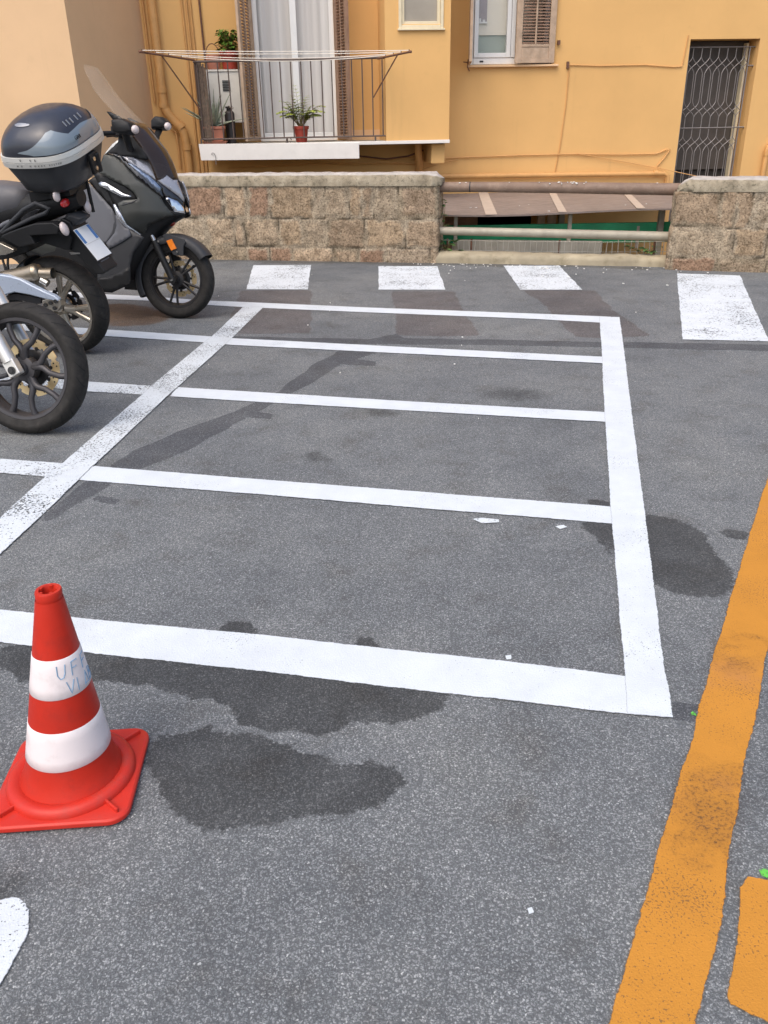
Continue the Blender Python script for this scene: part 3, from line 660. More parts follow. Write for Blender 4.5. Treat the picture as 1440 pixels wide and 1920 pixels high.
pipe("cable", [(2.57,-.012,2.05),(2.56,-.012,1.6),(2.52,-.012,1.1),(2.47,-.012,.75)], .0065, M_PIPEO, 6)
m = MB(); m.bx(2.53, 2.56, -.03, -.001, 2.02, 2.10); m.build("cable_clip", M_RUSTM, B, smooth=0)
pipe("vent_pipe", [(5.49,-.06,-.6),(5.49,-.06,.98),(5.51,-.06,1.03),(5.56,-.05,1.05),(5.62,0,1.05)], .035, M_PIPEO, 12, [((5.49,-.06,.93),(0,0,1))])
# brackets, wires and blocked corner below the balcony slab
m = MB(); m.bx(.62, .80, -.70, -.001, .92, 1.163); m.build("slab_corbel", M_ORANGE, B, smooth=0, bevel=.02)
pipe("cable", [(-.30,-.10,1.02),(.1,-.10,.97),(.4,-.12,1.0),(.6,-.15,1.07)], .012, M_RUSTM, 6)
pipe("cable", [(-2.0,-.10,.90),(-.9,-.10,.93),(.2,-.08,.92),(.6,-.08,.90)], .012, M_PIPEO, 6)
pipe("waste_pipe", [(.50,-.35,1.16),(.50,-.35,1.08),(.52,-.30,1.0),(.55,-.15,.88),(.55,-.05,.80)], .05, M_PIPEO, 12)
pipe("wire_hook", [(-2.09,BY-.085,.98),(-2.085,BY-.085,1.07),(-2.10,BY-.085,1.11),(-2.125,BY-.085,1.115),(-2.13,BY-.085,1.09)], .004, M_IRON, 5)
m = MB(); m.bx(.86, 1.42, .10, .14, -2.3, .19); m.build("wooden_shutter", M_SHUTD, B, smooth=0)
# lower storey: wooden partition and post under the canopy
m = MB(); m.bx(2.255, 2.36, -.04, -.001, -2.3, .22); m.bx(2.40, 2.52, -.04, -.001, -2.3, .22); m.build("wooden_post", M_SHUT, B, each=True, smooth=0)
m = MB(); m.bx(2.56, 2.64, -.06, -.001, -2.3, .30); m.build("drain_cover", M_GREYP, B, smooth=0)

m = MB(); m.bx(1.36, 2.22, .16, .17, 2.425, 3.5); m.build("cream_reflection_board", M_CREAMW, wi, smooth=0)  # cream wall of a reflected house, modelled as a board behind the glass
m = MB(); m.bx(1.36, 2.22, .18, .19, 2.10, 3.5); m.build("grey_green_reflection", M_BASEG, wi, smooth=0)  # grey-green base of the reflected house, also a coloured board
m = MB(); m.bx(1.36, 1.475, .150, .158, 2.575, 3.5); m.build("mauve_reflection", M_MAUVE, wi, smooth=0)  # window of the reflected house, modelled as a small board
m = MB(); m.bx(1.36, 1.480, .135, .158, 2.556, 2.575); m.bx(1.372, 1.395, .138, .150, 2.575, 2.615); m.bx(1.42, 1.45, .138, .150, 2.575, 2.60); m.build("sill_reflection", M_PVC, wi, smooth=0)  # reflected window sill and the things on it, modelled solid

# ------------------------------------------------------------------ stone walls, kerb, railing, canopy
def stone_mat():
    t = NT("rough_sandstone"); base = t.attr("col", "Color")
    n1 = t.noise(9, 8, .7); n2 = t.noise(55, 5, .7)
    c = t.mix(1.0, base, t.ramp(n1, [(.30, (.52,.48,.43)), (.5, (1,1,1)), (.72, (1.32,1.31,1.28))]), 'MULTIPLY')
    c = t.mix(1.0, c, t.ramp(n2, [(.34, (.38,.36,.33)), (.50, (1,1,1)), (.70, (1.45,1.45,1.45))]), 'MULTIPLY')
    c = t.mix(t.mr(t.noise(17, 8, .8), .56, .66, 0, .6), c, (.13,.11,.07))
    c = t.mix(t.mr(t.noise(24, 6, .7), .60, .72, 0, .45), c, (.50,.45,.34))
    t.set(Base_Color=c, Roughness=.93, Specular_IOR_Level=.2, Normal=t.bump(t.math('ADD', n2, t.noise(160, 3)), .9, .014)); return t.m
M_STONE = stone_mat()
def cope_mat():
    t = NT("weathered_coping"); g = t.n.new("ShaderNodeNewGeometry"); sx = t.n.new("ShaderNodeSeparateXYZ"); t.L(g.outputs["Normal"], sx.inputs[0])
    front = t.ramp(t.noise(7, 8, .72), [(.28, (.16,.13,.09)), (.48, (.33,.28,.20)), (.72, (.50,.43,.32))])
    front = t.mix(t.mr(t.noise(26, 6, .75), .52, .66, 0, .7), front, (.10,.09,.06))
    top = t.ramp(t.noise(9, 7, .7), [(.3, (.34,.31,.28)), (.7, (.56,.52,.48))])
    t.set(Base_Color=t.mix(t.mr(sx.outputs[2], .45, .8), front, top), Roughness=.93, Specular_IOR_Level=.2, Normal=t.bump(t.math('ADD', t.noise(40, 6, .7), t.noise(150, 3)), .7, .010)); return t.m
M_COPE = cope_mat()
PAL = [(.41,.305,.205), (.35,.26,.175), (.48,.37,.255), (.37,.275,.18), (.46,.345,.235), (.38,.30,.215), (.48,.35,.24), (.42,.32,.22), (.30,.195,.13)]
MORT = [(.45,.365,.26), (.385,.31,.215), (.51,.42,.305)]
def stone_wall(root, u0, u1, z1, courses, seed, thick=.34, end='r', step=.016):
    rg = random.Random(seed); path = []
    def seg(a, b, nrm):
        n = max(1, int((Vector(b)-Vector(a)).length/step))
        for k in range(n): path.append((Vector(a).lerp(Vector(b), k/n), Vector(nrm)))
    rr = .035
    if end == 'l':
        seg((u0, thick), (u0, rr), (-1, 0))
        for k in range(4): a = math.pi + k/4*math.pi/2; path.append((Vector((u0+rr+rr*math.cos(a), rr+rr*math.sin(a))), Vector((math.cos(a), math.sin(a)))))
        seg((u0+rr, 0), (u1, 0), (0, -1)); path.append((Vector((u1, 0)), Vector((0, -1))))
    else:
        seg((u0, 0), (u1-rr, 0), (0, -1))
        for k in range(4): a = -math.pi/2 + k/4*math.pi/2; path.append((Vector((u1-rr+rr*math.cos(a), rr+rr*math.sin(a))), Vector((math.cos(a), math.sin(a)))))
        seg((u1, rr), (u1, thick), (1, 0)); path.append((Vector((u1, thick)), Vector((1, 0))))
    L = step*len(path); joints = []
    for c in courses[:-1]:
        js = [-.1]; 
        while js[-1] < L+.5: js.append(js[-1] + rg.choice([.14, .30, .38, .44, .50, .27])*rg.uniform(.9, 1.1))
        joints.append(js)
    ids = {}; nzz = int((z1+.25)/step); vs = []; cols = []; n = len(path)
    for j in range(nzz+1):
        z = -.25 + j*(z1+.25)/nzz
        for i, (p, nm) in enumerate(path):
            s = i*step; q = Vector((s*3.1+seed*7, z*3.1, seed)); wob = noise.noise(q)*.012 + noise.noise(q*4)*.006
            zz = z + wob; ss = s + noise.noise(q + Vector((9, 3, 1)))*.022
            ci = 0
            while ci < len(courses)-2 and zz > courses[ci+1]: ci += 1
            js = joints[ci]; k = 0
            while k < len(js)-2 and ss > js[k+1]: k += 1
            e = min(ss-js[k], js[k+1]-ss, abs(zz-courses[ci])*1.1, abs(courses[ci+1]-zz)*1.1)
            if (ci, k) not in ids: ids[(ci, k)] = (rg.choice(PAL), rg.uniform(.0, 1), rg.uniform(.8, 1.15), rg.choice(MORT))
            pc, cov, br, mc = ids[(ci, k)]
            fr = noise.fractal(Vector((s*9, z*9, seed*3.3)), .9, 2.1, 4)
            # lime render still covering part of many stones
            f = sstep(.004 + .040*cov, .024 + .055*cov, e + fr*.032)
            if cov > .64: f *= .4
            col = [lerp(mc[t]*(.85+.25*fr), pc[t]*br, f) for t in range(3)]
            crack = (1 - sstep(.004, .011, e))*sstep(-.15, .25, noise.noise(q*2.2+Vector((4, 4, 4))))
            col = [c*(1-.62*crack) for c in col]
            d = f*.013*(.4+cov*.6) + fr*.010 - crack*.014 + noise.noise(Vector((s*40, z*40, seed)))*.003
            if z > z1-.015: d = 0
            vs.append((p.x+nm.x*d, p.y+nm.y*d, z)); cols.append((max(.02, col[0]), max(.02, col[1]), max(.02, col[2]), 1.0))
    m = MB(); m.add(vs, [(j*n+i, j*n+i+1, (j+1)*n+i+1, (j+1)*n+i) for j in range(nzz) for i in range(n-1)])
    o = m.build("stones", M_STONE, root, smooth=180, attr={"col": cols}, recalc=False)
    b = MB(); b.bx(u0+.04, u1-.04, .05, thick-.012, -2.4, z1-.02); b.build("core", M_CONC, root, smooth=0)
    return o
def coping(root, u0, u1, z0, z1, y0, y1, seed, roughl=0.0, roughr=0.0):
    nu = int((u1-u0)/.022); ny = 10; sect = [(y0, z0), (y0-.004, z0+.03), (y0-.002, (z0+z1)/2), (y0+.002, z1-.022), (y0+.014, z1-.006), (y0+.035, z1), ((y0+y1)/2, z1+.004), (y1-.03, z1), (y1, z1-.02), (y1, z0)]
    rings = []
    for i in range(nu+1):
        u = lerp(u0, u1, i/nu); ring = []
        el = max(0, 1-(u-u0)/.09)*roughl; er = max(0, 1-(u1-u)/.09)*roughr; e = max(el, er)
        for (y, z) in sect:
            q = Vector((u*7, y*7+seed, z*7)); nn = noise.fractal(q, .9, 2.1, 4)*.011*(1+2.2*(e > 0))
            ring.append((u + (noise.noise(q*1.7)*.05*(1 if e else 0)), y + nn + e*.05*(y < (y0+y1)/2), z + nn*.7*(z > z0+.02) - e*e*.07*(z > z0+.05)))
        rings.append(ring)
    m = MB(); m.loft(rings); return m.build("coping", M_COPE, root, smooth=60)
sw1 = empty("stone_wall", WO, WYAW); tag(sw1, "long low sandstone wall with grey coping below the balcony", "wall")
stone_wall(sw1, -3.6, .655, .80, [-.3, .155, .46, .82], 3)
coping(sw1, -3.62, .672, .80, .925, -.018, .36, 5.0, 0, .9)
a_ = math.atan(-.30); w2o = Vector((2.95, 8.80, 0))
sw2 = empty("stone_wall", w2o, a_); tag(sw2, "sandstone wall with broken end below the barred doorway", "wall")
stone_wall(sw2, 0.0, 3.4, .755, [-.3, .135, .42, .775], 11, .34, 'l')
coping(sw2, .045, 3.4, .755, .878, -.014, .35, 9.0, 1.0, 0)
kb = empty("kerb", WO, WYAW); tag(kb, "low mossy concrete kerb under the pipe railing", "kerb")
rings = []
for i in range(120):
    u = lerp(.64, 3.16, i/119); h = lerp(.105, .09, i/119); ring = []
    for (y, z) in ((.012, -.3), (.012, h*.5), (.018, h-.02), (.04, h), (.14, h+.012), (.26, h), (.28, -2.4)):
        nn = noise.fractal(Vector((u*6, y*6, z*6)), .9, 2.1, 4)*.012; ring.append((u, y+nn, z+nn))
    rings.append(ring)
m = MB(); m.loft(rings); m.build("kerb_stone", M_KERB, kb, smooth=60)
# two pipes of the railing
rt = MB(); rt.tube([wall_pt(.60, .15, .778), wall_pt(1.0, .15, .779), wall_pt(1.9, .15, .772), wall_pt(3.16, .15, .752)], [.052, .052, .056, .060], 18)
upp = rt.build("handrail_pipe", M_BROWNP, smooth=50); tag(upp, "thick brown upper rail pipe between the two stone walls", "rail pipe")
c2 = MB(); p0 = wall_pt(.98, .15, .779); c2.tube([p0-WE*.006, p0+WE*.006], .0535, 18); c2.build("pipe_joint", M_INK, upp, smooth=50)
dm = MB()
for k in range(26):
    u = random.gauss(2.0, .12) if k < 18 else random.uniform(.8, 3.0); a = random.uniform(-.9, .5)
    c = wall_pt(u, .15 - .056*math.sin(a+.9)*.9, .772+.056*math.cos(a+.3)*.98); dm.ball(c, random.uniform(.004, .013), .006, random.uniform(.003, .007), 6, 4)
tag(dm.build("droppings", M_SCUFF, upp, smooth=180), kind="stuff")
lw = MB(); lw.tube([wall_pt(.60, .15, .328), wall_pt(1.8, .15, .312), wall_pt(3.16, .15, .288)], [.043, .045, .049], 18)
lwp = lw.build("handrail_pipe", M_GREYP, smooth=50); tag(lwp, "grey beige lower rail pipe between the two stone walls", "rail pipe")
# canopy over the lower terrace
cp = empty("canopy", wall_pt(.5, .6), 0); tag(cp, "brown sheet canopy with beige strips behind the upper pipe", "canopy")
def cpt(P): return P - cp.location
def near(u): return wall_pt(u, .60, lerp(.452, .515, sstep(.6, 3.2, u)) - .012*math.sin((u-.6)*1.9))
def farp(u): return fb(u, .02, .505)
m = MB(); nu = 40; vs = []
for j in range(2):
    for i in range(nu+1):
        f = i/nu; a = near(lerp(.30, 3.45, f)); b = farp(lerp(.25, 4.12, f))
        for k in range(5): vs.append(cpt(a.lerp(b, k/4)) - Vector((0, 0, .018*j)))
n5 = 5; o_ = (nu+1)*5
m.add(vs, [(i*5+k, (i+1)*5+k, (i+1)*5+k+1, i*5+k+1) for i in range(nu) for k in range(4)] + [(o_+i*5+k, o_+i*5+k+1, o_+(i+1)*5+k+1, o_+(i+1)*5+k) for i in range(nu) for k in range(4)] +
      [(i*5, o_+i*5, o_+(i+1)*5, (i+1)*5) for i in range(nu)] + [(i*5+4, (i+1)*5+4, o_+(i+1)*5+4, o_+i*5+4) for i in range(nu)])
m.build("roof_sheet", M_CANOPY, cp, smooth=30)
for (un, uf, w) in ((1.175, 1.46, .065), (1.965, 2.43, .045), (2.80, 3.45, .045)):
    m = MB(); a = near(un); b = farp(uf); d = (b-a).normalized(); sd_ = d.cross(Vector((0, 0, 1))).normalized()*w
    pts = [cpt(a-sd_-d*.004), cpt(b-sd_), cpt(b+sd_), cpt(a+sd_-d*.004)]; m.prism([p+Vector((0,0,.003)) for p in pts], (0, 0, .006)); m.build("roof_strip", M_CANST, cp, smooth=0)
m = MB(); 
for i in range(14):
    a = near(random.uniform(.7, 3.1)); b = farp(random.uniform(1, 4)); c = cpt(a.lerp(b, random.uniform(.05, .5))); m.ball(c+Vector((0,0,.004)), random.uniform(.008,.02), .012, .003, 6, 4)
tag(m.build("droppings", M_SCUFF, cp, smooth=180), kind="stuff")
m = MB(); P = cpt(wall_pt(2.05, .75)); m.bx(P.x-.02, P.x+.02, P.y-.02, P.y+.02, -2.4, .46); m.build("post", M_GREYP, cp, smooth=0); m = MB(); P = cpt(wall_pt(.75, .75)); m.bx(P.x-.02, P.x+.02, P.y-.02, P.y+.02, -2.4, .43); m.build("post", M_GREYP, cp, smooth=0); m = MB()
P = cpt(wall_pt(3.05, .9)); m.bx(P.x-.03, P.x+.03, P.y-.03, P.y+.03, -2.4, .48); m.build("post", M_GREYP, cp, smooth=0)
# green tarpaulin screen on the terrace
gt = empty("tarpaulin_screen", wall_pt(.4, 1.0), WYAW); tag(gt, "bright green tarpaulin edge behind the lower pipe", "tarpaulin")
m = MB(); rings = []
for i in range(50):
    u = i/49*3.1; zt = lerp(.285, .352, u/2.9); w_ = .006*math.sin(u*7)
    rings.append([(u, .10+w_, zt-.06), (u, .0+w_, zt), (u, -.012+w_, zt-.004), (u, -.012+w_, zt-.22), (u, .0+w_, zt-.22), (u, .012, zt-.016), (u, .10, zt-.075)])
m.loft(rings); m.build("tarpaulin", M_GREENT, gt, smooth=40)
m = MB(); u = 2.42; m.bx(u-.015, u+.015, -.022, -.014, .06, .30); m.build("strap", M_CANST, gt, smooth=0)
# concrete parapet of the terrace
pr = MB(); pr.box(wall_pt(1.60, .74, -1.12), (1.66, .10, 2.56), Matrix.Rotation(WYAW, 3, 'Z')); 
tag(pr.build("terrace_parapet", M_CONC, smooth=0, bevel=.01), "pale grey concrete parapet seen through the wire fence", "parapet")
# wire fence behind the kerb
wf = empty("wire_fence", wall_pt(.66, .30), WYAW); tag(wf, "rusty wire mesh fence standing just behind the kerb", "fence")
m = MB(); rg = random.Random(5)
u = 0
while u < 2.46:
    st = .062 if u < 1.75 else .066
    m.tube([(u, 0, -.3), (u+rg.uniform(-.006,.006), rg.uniform(-.004,.004), .12), (u+rg.uniform(-.012,.012), 0, .215 if u < 1.9 else .232)], .0034 if u < 1.75 else .0044, 5); u += st
for z in (.205, .10): m.tube([(0, 0, z+.006), (.8, .004, z), (1.7, -.003, z+.003), (2.46, 0, z+.018)], .0026, 5)
m.build("mesh", M_WIRE, wf, smooth=40)
m = MB()
for u in (.06, .33, 1.30, 2.30): m.tube([(u, .012, -.4), (u, .012, .225)], .011, 8)
m.build("post", M_RUSTM, wf, each=True, smooth=40)
# weeds at both ends
def leaf(m, base, d, L, w, droop=.3, up=Vector((0,0,1)), n=5, fold=.15):
    d = d.normalized(); s = d.cross(up)
    if s.length < 1e-3: s = Vector((1, 0, 0))
    s.normalize(); nn = s.cross(d); vs = []; p = Vector(base)
    for k in range(n+1):
        f = k/n; wd = w*math.sin(math.pi*(f**.75)*.97+.03); dd = (d - Vector((0, 0, 1))*droop*f).normalized()
        if k: p = p + dd*(L/n)
        vs += [p - s*wd + nn*fold*wd, p, p + s*wd + nn*fold*wd]
    fs = []
    for k in range(n): fs += [(k*3, k*3+1, k*3+4, k*3+3), (k*3+1, k*3+2, k*3+5, k*3+4)]
    m.add(vs, fs)
def weed(name, loc, n, sz, spread, lab, seed, hgt=.2):
    rg = random.Random(seed); r = empty(name, loc); tag(r, lab, "weed"); m = MB(); s = MB()
    for i in range(n):
        a = rg.uniform(0, 6.28); t = Vector((math.cos(a)*spread*rg.random()*2.2, math.sin(a)*spread*.5, rg.uniform(.02, hgt)))
        s.tube([(0, 0, 0), t*.5+Vector((0, 0, .02)), t], .002, 4)
        for k in range(3):
            b = a+rg.uniform(-1.2, 1.2); leaf(m, t, Vector((math.cos(b), math.sin(b), rg.uniform(-.1, .7))), sz*rg.uniform(.6, 1.3), sz*.36, .5)
    m.build("leaves", M_WEED, r, smooth=60); s.build("stem", M_STEM, r, smooth=40)
weed("weed", wall_pt(.73, .20, .08), 16, .075, .07, "leafy green weed at the left end of the kerb", 2, .17)
weed("weed", wall_pt(2.86, .26, .06), 12, .06, .12, "straggly weed at the right end of the kerb", 6, .12)
weed("creeper", wall_pt(.68, .30, .30), 9, .05, .02, "thin creeper hanging on the end of the long wall", 9, .45)

# ------------------------------------------------------------------ things on the balcony
def bpos(u, y, z): return FP0 + FU*u + FN*(-y) + Vector((0, 0, z))
def pot(name, mat, c, r0, r1, h, lip, saucer=0):
    m = MB(); m.lathe([(0, .002), (r0, .002), (r1*.985, h-lip), (r1*1.12, h-lip), (r1*1.14, h-.004), (r1*1.10, h), (r1*.98, h), (r1*.95, h-.02), (0, h-.02)], (0, 0, saucer*.6), 'z', 32)
    if saucer: m.lathe([(0, 0), (r0*1.15, 0), (r0*1.30, saucer), (r0*1.24, saucer), (r0*1.12, .006), (0, .006)], (0, 0, 0), 'z', 32)
    o = m.build("pot", mat, c, smooth=40); s = MB(); s.lathe([(0, .008), (r1*.5, .004), (r1*.945, 0)], (0, 0, h-.018+saucer*.6), 'z', 24); s.build("soil", M_SOIL, o, smooth=60); return o
SL = 1.207
pa = empty("aloe_plant", bpos(-2.09, BY+.17, SL), FYAW); tag(pa, "spiky grey green aloe in a terracotta pot on the balcony", "potted plant")
m = MB(); hw_, hh = .125, .17       # rectangular trough
m.loft([[(-.10,-.075,.03),(.10,-.075,.03),(.10,.075,.03),(-.10,.075,.03)],[(-.125,-.095,.17),(.125,-.095,.17),(.125,.095,.17),(-.125,.095,.17)]])
m.loft([[(-.137,-.107,.168),(.137,-.107,.168),(.137,.107,.168),(-.137,.107,.168)],[(-.140,-.110,.20),(.140,-.110,.20),(.140,.110,.20),(-.140,.110,.20)]])
m.loft([[(-.13,-.10,0),(.13,-.10,0),(.13,.10,0),(-.13,.10,0)],[(-.15,-.115,.032),(.15,-.115,.032),(.15,.115,.032),(-.15,.115,.032)]])
po = m.build("pot", M_TERRA, pa, smooth=0, bevel=.006); MB().bx(-.12, .12, -.09, .09, .19, .204).build("soil", M_SOIL, po, smooth=0)
m = MB(); rg = random.Random(4)
for i in range(26):
    a = rg.uniform(0, 6.28); el = rg.uniform(.25, 1.45); L = rg.uniform(.32, .52) if i else .62
    if i == 0: a, el = 2.4, 1.42
    if i in (1, 2): a, el, L = 3.3+.2*i, .62, .46
    d = Vector((math.cos(a)*math.cos(el), math.sin(a)*math.cos(el)*.75, math.sin(el))); b = Vector((math.cos(a)*.025, math.sin(a)*.025, .20))
    pth = [b + d*L*f + Vector((0, 0, -.05*f*f)) for f in (0, .2, .45, .7, .9, 1)]; m.tube(pth, [.021, .027, .022, .014, .007, .001], 6, True, .45)
m.build("leaves", M_ALOE, pa, smooth=60)
pp = empty("palm_plant", bpos(-1.02, BY+.13, SL), FYAW); tag(pp, "small green palm in a red pot at the middle of the balcony", "potted plant")
pot("pot", M_REDPOT, pp, .068, .088, .185, .035)
m = MB(); st = MB(); rg = random.Random(12)
fr = [(2.9,.95,.30),(2.5,1.25,.30),(1.9,1.40,.42),(1.0,1.30,.34),(.35,1.02,.36),(-.2,.95,.31),(3.6,1.02,.28),(.7,.9,.26),(4.6,1.1,.24),(5.4,1.0,.27),(1.5,1.5,.26),(3.2,1.2,.34),(.1,1.25,.26),(2.2,1.0,.24)]
for a, el, L in fr + [(a_+.35, e_*.88+.1, l_*.82) for a_, e_, l_ in fr]:
    d = Vector((math.cos(a)*math.cos(el), math.sin(a)*math.cos(el)*.7, math.sin(el))); p = Vector((math.cos(a)*.018, math.sin(a)*.014, .17)); path = [p]; n = 11
    for k in range(n):
        dd = (d + Vector((0, 0, -1))*1.25*(k/n)**1.7*(1.5-el*.6)).normalized(); p = p + dd*L/n*1.12; path.append(p)
        if k >= 3:
            s = dd.cross(Vector((0, 0, 1))).normalized(); f = (k-3)/(n-3); ll = .085*math.sin(math.pi*(.25+.72*f))
            for sg in (-1, 1): leaf(m, p, s*sg + dd*.75 - Vector((0, 0, .15)), ll*rg.uniform(1.05, 1.5), .017, .45, n=4)
    st.tube(path, [.005-.004*k/n for k in range(n+1)], 5)
m.build("fronds", M_PALM, pp, smooth=60); st.build("stem", M_STEM, pp, smooth=40)
# white cabinet hanging on the wall, with pots on top
cb = empty("meter_cabinet", bpos(-1.945, -.14, 1.445), FYAW); tag(cb, "white metal cabinet with a black vent grille behind the aloe", "cabinet")
MB().bx(-.21, .21, -.12, .135, 0, .60).build("body", M_CAB, cb, smooth=0, bevel=.008)
m = MB(); frame_box(m, -.21, .21, .0, .60, .022, -.134, -.121); m.build("door_rim", M_CAB, cb, smooth=0, bevel=.003)
m = MB()
for k in range(7): m.bx(-.02, .075, -.128, -.119, .36+k*.018, .371+k*.018)
m.build("vent", M_INK, cb, smooth=0)
ct = empty("canister", bpos(-1.90, BY+.36, SL), FYAW); tag(ct, "dark brown canister standing beside the aloe pot", "canister")
m = MB(); m.lathe([(0, 0), (.06, 0), (.062, .34), (.055, .36), (.03, .375), (.03, .40), (.045, .40), (.045, .42), (0, .425)], (0, 0, 0), 'z', 24); co_ = m.build("body", M_CAN, ct, smooth=40)
m = MB(); m.tube([(.0, -.03, .42), (.03, -.06, .41), (.055, -.075, .40)], .011, 6); m.build("valve", M_STEEL, ct, smooth=40)
bs = empty("basil_plant", bpos(-1.86, -.16, 2.05), FYAW); tag(bs, "bushy green basil in a dark red pot on the cabinet", "potted plant")
pot("pot", M_REDPOT, bs, .085, .105, .20, .05)
m = MB(); s = MB(); rg = random.Random(8)
for i in range(210):
    a = rg.uniform(0, 6.28); r = .105*math.sqrt(rg.random()); z = rg.uniform(.02, .23); b = Vector((math.cos(a)*r*1.0-.01, math.sin(a)*r, .20+z))
    if noise.noise(b*14) < -.28: continue
    leaf(m, b, Vector((math.cos(a+rg.uniform(-.7,.7)), math.sin(a+rg.uniform(-.7,.7)), rg.uniform(-.2, .6))), rg.uniform(.05, .08), rg.uniform(.020, .032), .8, n=4, fold=.3)
for i in range(9):
    a = i*.7; s.tube([(0, 0, .18), (math.cos(a)*.04, math.sin(a)*.04, .30), (math.cos(a)*.055, math.sin(a)*.055, .38)], .003, 5)
m.build("leaves", M_BASIL, bs, smooth=60); s.build("stem", M_STEM, bs, smooth=40)
bk = empty("hanging_pot", bpos(-2.06, -.17, 2.05), FYAW); tag(bk, "brown pot with a hoop handle beside the basil", "pot")
m = MB(); m.lathe([(0, 0), (.065, 0), (.085, .05), (.088, .12), (.078, .16), (.07, .16), (.075, .12), (.06, .03), (0, .03)], (0, 0, 0), 'z', 28); m.build("body", M_TERRA, bk, smooth=40)
m = MB(); m.tube([(.088*math.cos(math.pi*k/14), 0, .13+.155*math.sin(math.pi*k/14)) for k in range(15)], .006, 6); m.build("handle", M_RUSTM, bk, smooth=40)
rd = empty("reed_screen", bpos(-2.235, BY+.05, SL), FYAW); tag(rd, "brown reed screen tied along the left end of the balcony", "reed screen")
m = MB(); rg = random.Random(3)
for i in range(46):
    y = .015+i*.0155; m.tube([(rg.uniform(-.008, .008)+.02, y, .02), (rg.uniform(-.012, .012)+.02, y+rg.uniform(-.004, .004), rg.uniform(.84, .92))], rg.uniform(.005, .008), 5)
for i in range(9): m.tube([(.02+.012*i, .012+rg.uniform(-.006, .006), .02), (.02+.012*i+rg.uniform(-.006, .006), .012, rg.uniform(.83, .91))], rg.uniform(.005, .007), 5)
m.build("reeds", M_BAMB, rd, smooth=40)
# clothes airer: two rusty arms with braces, four white lines
ca = empty("clothes_airer", bpos(-1.1, BY, 2.1), FYAW); tag(ca, "rusty clothes airer with white lines in front of the balcony rail", "clothes airer")
def A(px, py, off):
    n_ = FN; P = on_plane(px, py, FP0 + FN*off, FN); d = P - ca.location; return Vector((d.dot(FU), -d.dot(FN), d.z))
arms = []
for (i0, i1, lo) in (((365, 113), (262, 97), (375, 205)), ((708, 110), (770, 97), (700, 183))):
    a = A(*i0, .80); b = A(*i1, 1.30); m = MB(); m.tube([a, b], .011, 8); m.ball(b, .016, .016, .016, 8, 6)
    m.tube([A(*lo, .80), a.lerp(b, .62)], .008, 6)
    for k in range(4):
        q = a.lerp(b, .25+k*.235); m.tube([q-Vector((0, 0, .012)), q+Vector((0, 0, .03))], .006, 5)
    m.build("arm", M_RUSTM, ca, smooth=40); arms.append((a, b))
for k in range(4):
    f = .25+k*.235; a = arms[0][0].lerp(arms[0][1], f)+Vector((0, 0, .018)); b = arms[1][0].lerp(arms[1][1], f)+Vector((0, 0, .018)); sag = (.055, .045, .02, .012)[k]
    m = MB(); m.tube([a.lerp(b, t/16) - Vector((0, 0, sag*4*(t/16)*(1-t/16))) for t in range(17)], .0042, 5); m.build("line", M_CORD, ca, smooth=40)

# ------------------------------------------------------------------ traffic cone
cn = empty("traffic_cone", (-.770, 1.565, .009), R(4)); tag(cn, "red and white traffic cone with handwriting on its upper band", "traffic cone")
m = MB(); hs = .162; rr = .045
def rsq(h, r, z, n=7):
    out = []
    for q in range(4):
        cx = (h-r)*(1 if q in (0, 3) else -1); cy = (h-r)*(1 if q in (0, 1) else -1)
        for k in range(n+1): a = q*math.pi/2 + k/n*math.pi/2; out.append((cx+r*math.cos(a), cy+r*math.sin(a), z))
    return out
m.loft([rsq(hs-.004, rr, -.005), rsq(hs, rr, -.001), rsq(hs, rr, .009), rsq(hs-.005, rr-.003, .0135)])
m.lathe([(.150, .012), (.150, .018), (.146, .028), (.138, .034), (.126, .034), (.116, .029), (.112, .030)], (0, 0, 0), 'z', 72)
for q in range(4):
    a = math.pi/4 + q*math.pi/2; Mx = Matrix.Rotation(a, 3, 'Z'); m.box(Mx @ Vector((.170, 0, .0185)), (.050, .006, .012), Mx)
m.build("base_plate", M_CONEB, cn, smooth=40, bevel=.002)
H0, H1, RB, RT = .030, .528, .108, .0262; TX, TY = math.tan(R(3.9)), math.tan(R(.5))
def crad(h): return lerp(RB, RT, (h-H0)/(H1-H0)) + .010*max(0, 1-(h-H0)/.05)**2
def cone_lathe(m, prof, n=72):
    b0 = len(m.v); m.lathe(prof, (0, 0, 0), 'z', n); m.v[b0:] = [(x+z*TX, y+z*TY, z) for x, y, z in m.v[b0:]]
m = MB(); hs_ = [H0+k*(H1-H0)/24 for k in range(25)]
cone_lathe(m, [(crad(h), h) for h in hs_[:-1]] + [(RT+.0005, H1-.03), (RT+.0022, H1-.026), (RT+.0022, H1-.003), (RT+.0005, H1), (RT-.006, H1), (RT-.009, H1-.006), (RT-.008, H1-.06), (RT-.004, H1-.20), (RT, .1)])
b = m.build("cone_body", M_CONE, cn, smooth=40)
nb_ = MB()
for k in range(5):
    a = k*1.27+.2; nb_.box((TX*H1+(RT-.008)*math.cos(a), TY*H1+(RT-.008)*math.sin(a), H1-.003), (.005, .007, .006), Matrix.Rotation(a, 3, 'Z'))
nb_.build("rim_burr", M_CONE, b, smooth=0)
bands = []
for (h0, h1) in ((.103, .200), (.281, .376)):
    m = MB(); cone_lathe(m, [(crad(h0)+.0002, h0), (crad(h0)+.0012, h0+.001)] + [(crad(lerp(h0, h1, k/4))+.0012, lerp(h0, h1, k/4)) for k in range(1, 4)] + [(crad(h1)+.0012, h1-.001), (crad(h1)+.0002, h1)])
    bands.append(m.build("reflective_band", M_BAND, cn, smooth=60))
